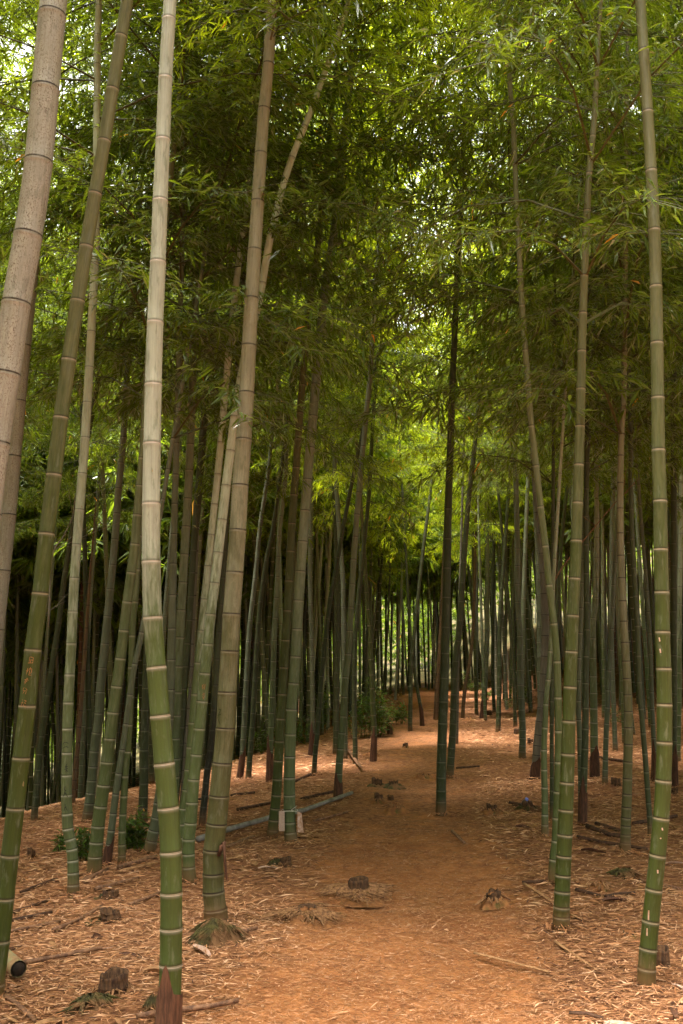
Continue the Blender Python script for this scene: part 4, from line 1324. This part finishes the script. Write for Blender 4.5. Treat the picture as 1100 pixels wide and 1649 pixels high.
def stub(g, r, h, rs, jag=0.3, k=22, tilt=(0, 0), z0=0.0, wall=0.72):
    """hollow cut culm with a ragged rim"""
    ja = np.arange(k) / k * 2 * PI
    rim = h * (1 - jag * np.clip(0.28 + 0.30 * np.sin(ja + rs.rand() * 6) + 0.22 * np.sin(2 * ja + rs.rand() * 6) + 0.14 * np.sin(5 * ja + rs.rand() * 6) + 0.10 * rs.normal(0, 1, k), 0, 1))
    V = []
    lv = [(-0.12, 1.15), (0.05, 1.10), (0.3, 1.0), (0.34, 1.05), (0.38, 0.99), (0.7, 0.97), (1.0, 0.98)]
    for f, m in lv:
        for j in range(k):
            a = j / k * 2 * PI
            hh = f * (h if f < 0.9 else rim[j])
            V.append((r * m * math.cos(a) + tilt[0] * hh, r * m * math.sin(a) + tilt[1] * hh, z0 + hh))
    for f in (1.0, 0.55):
        for j in range(k):
            a = j / k * 2 * PI
            hh = (rim[j] - 0.004) if f == 1.0 else h * 0.5
            V.append((r * wall * math.cos(a) + tilt[0] * hh, r * wall * math.sin(a) + tilt[1] * hh, z0 + hh))
    n = len(lv) + 2
    i = np.arange(n - 1)[:, None] * k
    j = np.arange(k)[None, :]
    jn = (j + 1) % k
    Q = np.stack([i + j, i + jn, i + k + jn, i + k + j], -1).reshape(-1, 4)
    V.append((tilt[0] * h * 0.5, tilt[1] * h * 0.5, z0 + h * 0.49))
    c = n * k
    jj = np.arange(k)
    T = np.stack([np.full(k, c), (n - 1) * k + jj, (n - 1) * k + (jj + 1) % k], -1)
    g.add(V, Q, T)


def stump(px, py, wpx, hpx, label, mr=0.0, mh=0.0, roots=0, mm=None, rout=0.0, moff=(0, 0), ms=(1, 1), jag=0.6, tilt=(0, 0), lift=0.0, thick=0.006):
    x, y, z = onground(px, py)
    k = (y * CP) / FPX
    rs = np.random.RandomState(int(px * 3 + py))
    root = empty('bamboo_stump', (x, y, z))
    tag(root, label, 'stump', 'cut bamboo stumps in the ground')
    r, h = wpx * k / 2, hpx * k * 0.95
    if h > 0:
        g = Geo()
        stub(g, r, h, rs, jag, tilt=tilt, z0=lift)
        link('stub', g.build('stub', M_STUMP), root)
    if mr:
        g = Geo()
        mound(g, mr * k, mh * k, rs, x, y, z, moff[0] * k, moff[1] * k, *ms)
        link('root_mound', g.build('root_mound', mm or M_EARTH), root)
    if roots:
        g = Geo()
        strands(g, moff[0] * k, moff[1] * k, r, (rout or mr * 1.1) * k, max(mh, 2) * k * 1.05, roots, rs, x, y, z, thick, sx=ms[0], sy=ms[1])
        link('roots', g.build('roots', M_ROOT if mm is not M_MOSS else M_MOSS), root)
    return root


stump(577, 1440, 33, 26, 'dark stump with a skirt of bare roots in the middle of the path', 58, 9, 480, M_EARTH, 74, thick=0.0042, jag=0.25)
stump(495, 1476, 36, 16, 'low rotten stump in a mat of roots left of the path centre', 62, 11, 420, M_EARTH, 72, thick=0.004, jag=0.7)
stump(345, 1516, 20, 4, 'mossy root mound in front of the stout tan bamboo', 54, 30, 900, M_MOSS, 56, ms=(0.95, 0.7), jag=0.9, lift=0.06, thick=0.003)
stump(181, 1600, 44, 36, 'largest stump, ragged and dark, at the bottom left', 30, 12, 60, M_EARTH, 40, jag=0.35, tilt=(0.1, -0.1))
stump(146, 1622, 10, 2, 'mossy hump beside the largest stump', 38, 14, 140, M_MOSS, 44, ms=(1.1, 0.7), jag=0.9)
stump(178, 1445, 25, 13, 'small hollow stump ring, upper one of two left of the nearest bamboo', 18, 5, 0, M_MOSS, ms=(1.2, 0.6), moff=(-10, -4))
stump(180, 1483, 31, 19, 'leaning ringed stump, lower one of two left of the nearest bamboo', 24, 7, 0, M_MOSS, ms=(1.4, 0.6), moff=(-16, -4), tilt=(-0.25, 0.0))
stump(460, 1393, 18, 13, 'small stump stub below the bamboo with boards', 20, 5, 30, M_MOSS, 24, moff=(-14, 0))
stump(795, 1455, 24, 22, 'reddish stump poking from the right side of the path', 24, 14, 40, M_EARTH, 28, jag=0.6)
stump(607, 1266, 17, 14, 'squat square-cut stump, first of the group where the grey cane ends', 22, 5, 0, M_MOSS)
stump(634, 1268, 15, 12, 'ragged mossy stump right of the squat square-cut one', 20, 8, 0, M_MOSS, jag=0.6)
stump(610, 1290, 14, 13, 'dark split stump in front of the squat square-cut one', 16, 5, 20, M_EARTH)
stump(629, 1287, 10, 7, 'tiny stump beside the dark split one', 8, 3, 0, M_EARTH)
stump(636, 1306, 12, 8, 'earthy hump with a rotten core beside the path', 22, 11, 40, M_EARTH, 24, jag=0.8)
stump(653, 1203, 9, 7, 'smallest far stump on the left edge of the path', 9, 2, 0, M_EARTH)
stump(683, 1252, 9, 7, 'flat earthen hump with splinters on the path before the lone dark bamboo', 20, 6, 20, M_EARTH, 22, jag=0.8)
stump(792, 1310, 17, 17, 'dark broken stump left of the small blue-capped bottle', 24, 9, 40, M_EARTH, 28, jag=0.6)
stump(850, 1306, 18, 17, 'dark stump under the small blue-capped bottle', 26, 9, 40, M_MOSS, 30, jag=0.5)
stump(1068, 1556, 20, 31, 'smooth stump standing behind the big bright green bamboo on the right', 14, 3, 0, M_EARTH, jag=0.2)
stump(1014, 1506, 20, 7, 'low stump sunk in litter left of the big bright green bamboo', 24, 6, 0, M_EARTH, jag=0.6)
stump(1006, 1412, 22, 8, 'mossy hump among litter right of the twin green bamboos', 30, 11, 60, M_MOSS, 34, jag=0.8)
stump(832, 1182, 9, 9, 'small dark cut stump on the right bank of the path', 8, 2, 0, M_EARTH, jag=0.15)
stump(757, 1160, 8, 6, 'rotten hump at the far part of the path on its right side', 14, 5, 20, M_EARTH, 16, jag=0.7)
stump(992, 1266, 15, 14, 'grey-brown stump behind between sheathed pale bamboo and black-ringed one', 12, 2, 0, M_EARTH, jag=0.2)
stump(854, 1198, 9, 10, 'stump behind the dead mauve bamboo', 8, 2, 0, M_EARTH)
stump(50, 1380, 13, 14, 'rust-brown stump at the left behind the carved olive bamboo', 12, 3, 20, M_EARTH, 15)
stump(246, 1628, 14, 4, 'green mossy hump touching the foot of the nearest bamboo', 24, 20, 90, M_MOSS, 26, ms=(0.7, 0.6), jag=0.9)
stump(788, 1152, 9, 9, 'dark stump on the bank beside the pale grey sheathed bamboo', 8, 2, 0, M_EARTH)
stump(598, 1216, 8, 3, 'torn root hump at the bending bamboo by the path', 16, 5, 30, M_EARTH, 20, jag=0.8)
stump(628, 1182, 9, 18, 'tall dark jagged stub near the big rounded bush', 8, 2, 0, M_EARTH, jag=0.7)
stump(36, 1420, 12, 3, 'flat dark root hump at the far left', 20, 6, 30, M_EARTH, 22, jag=0.8)
stump(1085, 1280, 14, 12, 'dark stump at the right edge below the dark sheathed bamboo', 16, 3, 0, M_EARTH)
stump(968, 1432, 10, 3, 'heap of torn roots right of the twin green bamboos', 24, 9, 50, M_EARTH, 30, jag=0.8)


# ------------------------------------------------------------------ fallen canes, sticks and split culms
def cane(pts, wpx, label, mat, name='fallen_cane', nodes=True, lift=0.0, cat='cane', hollow=False, flat=False, k=9, taper=0.85):
    W3 = [onground(*p) for p in pts]
    o = np.array(W3[0])
    P = []
    rad = wpx * 1.2 * o[1] / FPX / 2
    for i in range(len(W3) - 1):
        a, b = np.array(W3[i]), np.array(W3[i + 1])
        L = np.linalg.norm(b - a)
        m = max(2, int(L / 0.07))
        for q in range(m + (1 if i == len(W3) - 2 else 0)):
            P.append(a + (b - a) * q / m)
    P = np.array(P)
    base = P[:, 2].copy()
    lin = np.interp(np.linspace(0, 1, len(P)), [0, 0.5, 1], [base[0], np.median(base), base[-1]])
    P[:, 2] = np.maximum(lin, base - rad * 0.5) + rad * 0.9 + 0.008 + lift
    n = len(P)
    R = rad * np.linspace(1, taper, n)
    if nodes and n > 3:
        R = R * (1 + 0.10 * (np.arange(n) % 3 == 1))
    root = empty(name, tuple(o))
    tag(root, label, cat, 'fallen canes and sticks on the ground')
    g = Geo()
    Q = P - o
    if flat:
        d = Q[-1] - Q[0]
        d /= np.linalg.norm(d)
        s = np.cross(d, (0, 0, 1.0))
        V = []
        for i in range(n):
            for sx, sz in ((-1, -0.2), (-0.8, 0.25), (0, 0.45), (0.8, 0.25), (1, -0.2), (0, 0.1)):
                V.append(Q[i] + s * sx * R[i] * 1.0 + np.array([0, 0, sz * R[i] * 0.8 - rad * 0.3]))
        ii = np.arange(n - 1)[:, None] * 6
        jj = np.arange(6)[None, :]
        jn = (jj + 1) % 6
        g.add(V, np.stack([ii + jj, ii + jn, ii + 6 + jn, ii + 6 + jj], -1).reshape(-1, 4), [[0, 2, 1], [0, 5, 2], [5, 4, 3], [5, 3, 2]])
    else:
        g.tube(Q, R, k, not hollow)
        if hollow:
            g.tube(np.vstack([Q[-1] + (Q[-1] - Q[-2]) * 0.02, Q[-1] - (Q[-1] - Q[-2]) * 1.0]), [R[-1] * 0.99, R[-1] * 0.8], k, False)
    link('shaft', g.build('shaft', mat), root)
    if hollow:
        g = Geo()
        a = Q[-1]
        d = Q[-1] - Q[0]
        d /= np.linalg.norm(d)
        g.tube([a + d * 0.001, a - d * 0.004, a - d * 0.10], [R[-1] * 0.80, R[-1] * 0.79, R[-1] * 0.75], k, True)  # capped dark plug, painted as the shade in the open end
        link('mouth_shade', g.build('mouth_shade', M_MOUTHSHADE), root)
    return root


cane([(318, 1361), (376, 1344), (433, 1327), (490, 1312), (567, 1284)], 7.6, 'long grey fallen cane lying from the stout tan bamboo up to the path', M_CANEG, lift=0.02, taper=0.75, k=12)
cane([(25, 1562), (95, 1549), (164, 1535)], 6, 'dark brown straight pole lying at the lower left', M_CANE, lift=0.01)
cane([(135, 1423), (173, 1405)], 6, 'short brown cane pointing at the mottled green bamboo foot', M_CANE)
cane([(153, 1437), (222, 1418)], 5, 'brown cane with a dark end right of the scrawled pale bamboo', M_CANE)
cane([(85, 1503), (125, 1487), (163, 1464)], 5, 'pale brown cane slanting up below the two ring stumps', M_CANE)
cane([(18, 1487), (84, 1473)], 4.5, 'upper of two near parallel dark canes by the carved olive bamboo', M_CANED)
cane([(15, 1505), (97, 1488)], 4.5, 'lower of two near parallel canes by the carved olive bamboo', M_CANE)
cane([(33, 1441), (92, 1418)], 4, 'dark stick left of the scrawled pale bamboo foot', M_CANED)
cane([(16, 1475), (80, 1453)], 4, 'dark thin stick crossing litter at the far left', M_CANED)
cane([(209, 1462), (258, 1442)], 5, 'brown stick ending behind the nearest bamboo', M_CANE)
cane([(190, 1402), (252, 1384)], 6, 'dark cane behind the nearest bamboo, near the leafy clump', M_CANE)
cane([(192, 1408), (254, 1393)], 4.5, 'straw cane alongside the dark cane near the leafy clump', M_CANET)
cane([(-6, 1553), (29, 1586)], 19, 'short cut length of thick hollow cane at the left edge', M_CANEP, name='cut_cane', hollow=True, lift=0.03, k=16, taper=1.0, nodes=False)
cane([(8, 1606), (34, 1628), (58, 1650)], 8, 'split tan stick in the bottom left corner', M_CANE, flat=True)
cane([(6, 1640), (30, 1652)], 6, 'straw splinter in the bottom left corner', M_CANET, flat=True)
cane([(292, 1633), (335, 1628), (383, 1618)], 7, 'dark brown stick lying right of the nearest bamboo foot', M_CANE)
cane([(220, 1645), (252, 1638)], 8, 'brown stick end left of the nearest bamboo foot', M_CANE)
cane([(385, 1508), (413, 1500)], 6, 'short brown stub beside the mossy root mound', M_CANE)
cane([(363, 1368), (408, 1350)], 7, 'brown split culm just under the long grey cane', M_CANE, flat=True)
cane([(364, 1388), (391, 1383)], 7, 'short pale slab of culm right of the stout tan bamboo foot', M_CANET, flat=True)
cane([(844, 1426), (892, 1457)], 5, 'tan split stick running to the foot of the gold tinted bamboo from the left', M_CANET, flat=True)
cane([(917, 1475), (938, 1485)], 4.5, 'tan stick end right of the gold tinted bamboo foot', M_CANET, flat=True)
cane([(894, 1520), (930, 1545), (962, 1567)], 5, 'tan stick slanting below the gold tinted bamboo', M_CANET, flat=True)
cane([(764, 1539), (820, 1553), (884, 1570)], 6, 'long flat tan strip of split culm across the lower right path', M_CANET, flat=True)
cane([(841, 1425), (866, 1424), (882, 1422)], 4, 'dark thin stick left of the twin green bamboos', M_CANED)
cane([(928, 1437), (966, 1447)], 4.5, 'dark stick right of the twin green bamboos', M_CANED)
cane([(975, 1449), (1000, 1444), (1023, 1443)], 5, 'dark crooked stick near the heap of torn roots', M_CANED)
cane([(946, 1335), (985, 1350), (1012, 1352)], 6, 'dark rotten log behind the twin green bamboos', M_CANED)
cane([(960, 1330), (1000, 1342)], 5, 'dark rotten stick above the rotten log on the right', M_CANED)
cane([(972, 1361), (1043, 1372)], 5, 'long dark cane passing behind the foot of the black-ringed bamboo', M_CANED)
cane([(930, 1352), (975, 1362)], 5, 'dark cane close behind the twin green bamboos', M_CANED)
cane([(960, 1222), (1003, 1229)], 4, 'dark stick on the right bank by the wide sheathed bamboo', M_CANED)
cane([(1020, 1330), (1090, 1318)], 5, 'dark cane on the right behind the big bright green bamboo', M_CANED)
cane([(382, 1307), (436, 1296)], 4, 'dark cane on the slope left of the bamboo with boards', M_CANED)
cane([(372, 1284), (410, 1279)], 3.5, 'thin dark cane on the slope right of the stout tan bamboo', M_CANED)
cane([(485, 1290), (540, 1277)], 4, 'dark cane on the slope above the long grey one', M_CANED)
cane([(475, 1262), (500, 1250)], 4, 'short dark stick on the slope right of the boarded bamboo', M_CANED)
cane([(505, 1325), (560, 1310)], 3, 'thin dark twig below the end of the long grey cane', M_CANE)
cane([(917, 1637), (945, 1638), (972, 1646)], 9, 'dark curl of bark at the bottom right', M_CANED, flat=True)
cane([(820, 1296), (870, 1304)], 4, 'dark stick left of the blue-capped bottle stump', M_CANED)
cane([(728, 1342), (748, 1361)], 4, 'small forked brown twig right of the lone dark bamboo', M_CANE)
cane([(735, 1239), (772, 1236)], 2.5, 'thin twig lying across the path behind the lone dark bamboo', M_CANED)
cane([(560, 1212), (581, 1242)], 4.5, 'leaning dead splinter of culm left of the path', M_CANE, flat=True, lift=0.03)
cane([(1030, 1421), (1098, 1436)], 4, 'brown cane at the right edge behind the big bright green bamboo', M_CANE)
cane([(300, 1296), (345, 1284)], 4, 'dark cane on the slope left of the stout tan bamboo', M_CANED)


FEET += [b[2] for b in BAM.values() if b[2][1] < 14]
build_litter()


# scattered smaller sticks and flakes of sheath that one can count, near the camera
def flakes():
    rs = np.random.RandomState(21)
    n = 0
    while n < 46:
        y = 2.9 + 6.5 * rs.rand()
        x = (rs.rand() * 2 - 1) * (0.34 * y)
        d = abs(x - float(xpath(y)))
        if d < 0.95:
            continue
        n += 1
        L, w = 0.07 + 0.16 * rs.rand(), 0.010 + 0.016 * rs.rand()
        k, rows = 5, 7
        V = []
        curl = 0.3 + 0.9 * rs.rand()
        bend = rs.normal(0, 0.12)
        for i in range(rows):
            t = i / (rows - 1)
            ww = w * math.sin(PI * (0.12 + 0.83 * t)) ** 0.7
            for j in range(k):
                u = (j / (k - 1) - 0.5) * 2
                V.append((L * (t - 0.5), u * ww + bend * L * t * t, curl * ww * u * u + 0.02 * L * math.sin(6 * t)))
        ii = np.arange(rows - 1)[:, None] * k
        jj = np.arange(k - 1)[None, :]
        Q = np.stack([ii + jj, ii + jj + 1, ii + k + jj + 1, ii + k + jj], -1).reshape(-1, 4)
        m = [M_CANET, M_BOARDW, M_CANET, M_SHEATH][rs.randint(4)]
        o = link('sheath_flake', mesh('sheath_flake', V, [Q], m))
        a = rs.normal(0.1, 0.7) if rs.rand() < 0.75 else rs.rand() * PI
        o.location = (x, y, float(gz(x, y)) + 0.014)
        o.rotation_euler = (rs.normal(0, 0.3), rs.normal(0, 0.08), a)
        tag(o, 'loose curled flake of dry culm sheath lying in the litter', 'sheath flake', 'loose sheath flakes in the litter')


flakes()

# leaning dead sticks caught between culms
def dead_branch(pts, y, w, label, mat, side):
    P = []
    for px, py in pts:
        rx, rz = ray(px, py)
        P.append((rx * y, y, EYE + rz * y))
    P = np.array(P)
    o = P[0].copy()
    root = empty('dead_branch', tuple(o))
    tag(root, label, 'branch', 'dead branches caught between culms')
    g = Geo()
    Q = catmull(P - o, 5)
    g.tube(Q, np.linspace(w, w * 0.35, len(Q)), 6)
    link('stick', g.build('stick', mat), root)
    g = Geo()
    rs = np.random.RandomState(int(pts[0][0]))
    for i in range(side):
        b = Q[int(len(Q) * (0.3 + 0.6 * rs.rand()))]
        d = np.array([rs.normal(0, 0.3), rs.normal(0, 0.2), 0.12 + 0.2 * rs.rand()])
        g.tube([b, b + d * 0.5, b + d + np.array([0, 0, -0.03])], [w * 0.4, w * 0.3, w * 0.15], 4)
    link('twig', g.build('twig', mat), root)


dead_branch([(78, 1010), (84, 898), (102, 864), (117, 830), (121, 794)], 9.4, 0.008, 'pale dead stick leaning between the carved olive bamboo and the pale one', M_CANEG, 4)
dead_branch([(74, 988), (92, 975), (106, 968)], 9.4, 0.004, 'thin bent dead twig low beside the carved olive bamboo', M_CANEG, 2)
dead_branch([(888, 946), (906, 913), (950, 858), (994, 806), (1012, 790)], 9.0, 0.007, 'thin reddish dead branch slanting across the gold tinted bamboo', M_CANE, 3)

# ------------------------------------------------------------------ pale boards wired to the foot of a bamboo
root, c, (X, Y, Z) = BAM['B14']
bx = empty('tied_boards', (X, Y, Z))
tag(bx, 'two narrow pale boards wired to the foot of a bamboo', 'boards')


def board(pts, mat, dy0, dy1):
    """four corners in the photo (top left, top right, bottom right, bottom left): a thin plate at its own depth"""
    V = []
    for dy in (0.0, 0.012):
        for i, (px, py) in enumerate(pts):
            yy = Y + (dy0 if i in (0, 3) else dy1) + dy
            rx, rz = ray(px, py)
            V.append((rx * yy - X, yy - Y, EYE + rz * yy - Z))
    g = Geo()
    g.add(V, [[0, 3, 2, 1], [4, 5, 6, 7], [0, 1, 5, 4], [1, 2, 6, 5], [2, 3, 7, 6], [3, 0, 4, 7]])
    me = g.build('board', mat, False)
    return link('board', me, bx)


board([(449, 1306), (458.3, 1306), (458.6, 1338.5), (449.3, 1338.5)], M_BOARD, -0.02, -0.05)
board([(478.8, 1307), (485.5, 1309), (489.3, 1341), (479.5, 1340)], M_BOARDW, -0.05, -0.02)
g = Geo()
s0 = harc('B14', 1305)
th = np.linspace(0, 2 * PI, 26)
cc, tt, e1, e2 = c.at(np.full(26, s0) + 0.004 * np.sin(3 * th))
R = float(c.r(s0)) + 0.006
ringp = cc + R * (np.cos(th)[:, None] * e1 * 1.25 + np.sin(th)[:, None] * e2 * 1.15)
g.tube(ringp, 0.0016, 5, False)
rx0, rz0 = ray(469, 1304.5)
rx1, rz1 = ray(478.5, 1297.5)
g.tube([(rx0 * (Y - 0.07) - X, -0.07, EYE + rz0 * (Y - 0.07) - Z), (rx1 * (Y - 0.08) - X, -0.08, EYE + rz1 * (Y - 0.08) - Z)], 0.0022, 5)
link('wire', g.build('wire', M_WIRE), bx)

# ------------------------------------------------------------------ small bottle with a blue cap lying on a stump
x, y, z = onground(850, 1306)
rx, rz = ray(848.5, 1286.5)
capp = np.array([rx * y, y, EYE + rz * y])
rx, rz = ray(842, 1297)
endp = np.array([rx * (y + 0.03), y + 0.03, EYE + rz * (y + 0.03)])
bt = empty('bottle', tuple(endp))
tag(bt, 'small dull bottle with a blue cap resting on a dark stump', 'bottle')
g = Geo()
d = capp - endp
g.tube([d * 0.0, d * 0.04, d * 0.5, d * 0.72, d * 0.86, d * 0.92], [0.022, 0.028, 0.028, 0.025, 0.012, 0.011], 14)
link('body', g.build('body', M_BOTTLE), bt)
g = Geo()
g.tube([d * 0.84, d * 0.86, d * 1.06, d * 1.09], [0.017, 0.019, 0.019, 0.016], 16)
link('cap', g.build('cap', M_BLUE), bt)

# ------------------------------------------------------------------ light
w = bpy.data.worlds.new('World')
sc.world = w
w.use_nodes = True
nt = w.node_tree
nt.nodes.clear()
SUN_EL, SUN_AZ = math.radians(76), math.radians(245)   # azimuth clockwise from +Y: high, behind the camera and a little left
sky = nt.nodes.new('ShaderNodeTexSky')
sky.sky_type = 'NISHITA'
sky.sun_disc = False
sky.sun_elevation = SUN_EL
sky.sun_rotation = SUN_AZ
sky.air_density = 1.2
sky.dust_density = 4.0
hs = nt.nodes.new('ShaderNodeHueSaturation')
hs.inputs['Saturation'].default_value = 0.22
hs.inputs['Value'].default_value = 1.15
tint = nt.nodes.new('ShaderNodeMix')
tint.data_type = 'RGBA'
tint.blend_type = 'MULTIPLY'
tint.inputs[0].default_value = 1.0
tint.inputs[7].default_value = (1.0, 0.955, 0.91, 1)
bg = nt.nodes.new('ShaderNodeBackground')
bg.inputs[1].default_value = 0.15
wo = nt.nodes.new('ShaderNodeOutputWorld')
nt.links.new(sky.outputs[0], hs.inputs['Color'])
nt.links.new(hs.outputs[0], tint.inputs[6])
nt.links.new(tint.outputs[2], bg.inputs[0])
nt.links.new(bg.outputs[0], wo.inputs[0])

sd = bpy.data.lights.new('sun', 'SUN')
sd.energy = 5.0
sd.angle = math.radians(16)
sd.color = (1.0, 0.93, 0.85)
so = bpy.data.objects.new('sun', sd)
COL.objects.link(so)
dv = Vector((math.sin(SUN_AZ) * math.cos(SUN_EL), math.cos(SUN_AZ) * math.cos(SUN_EL), math.sin(SUN_EL)))
so.rotation_euler = (-dv).to_track_quat('-Z', 'Y').to_euler()
so.location = dv * 40

# ------------------------------------------------------------------ render settings
sc.render.engine = 'CYCLES'
sc.view_settings.view_transform = 'Standard'
sc.view_settings.look = 'None'
sc.view_settings.exposure = 2.8
sc.view_settings.gamma = 1.0
cy = sc.cycles
cy.max_bounces = 5
cy.diffuse_bounces = 1
cy.glossy_bounces = 2
cy.transmission_bounces = 6
cy.transparent_max_bounces = 4
cy.sample_clamp_indirect = 8
cy.use_denoising = True
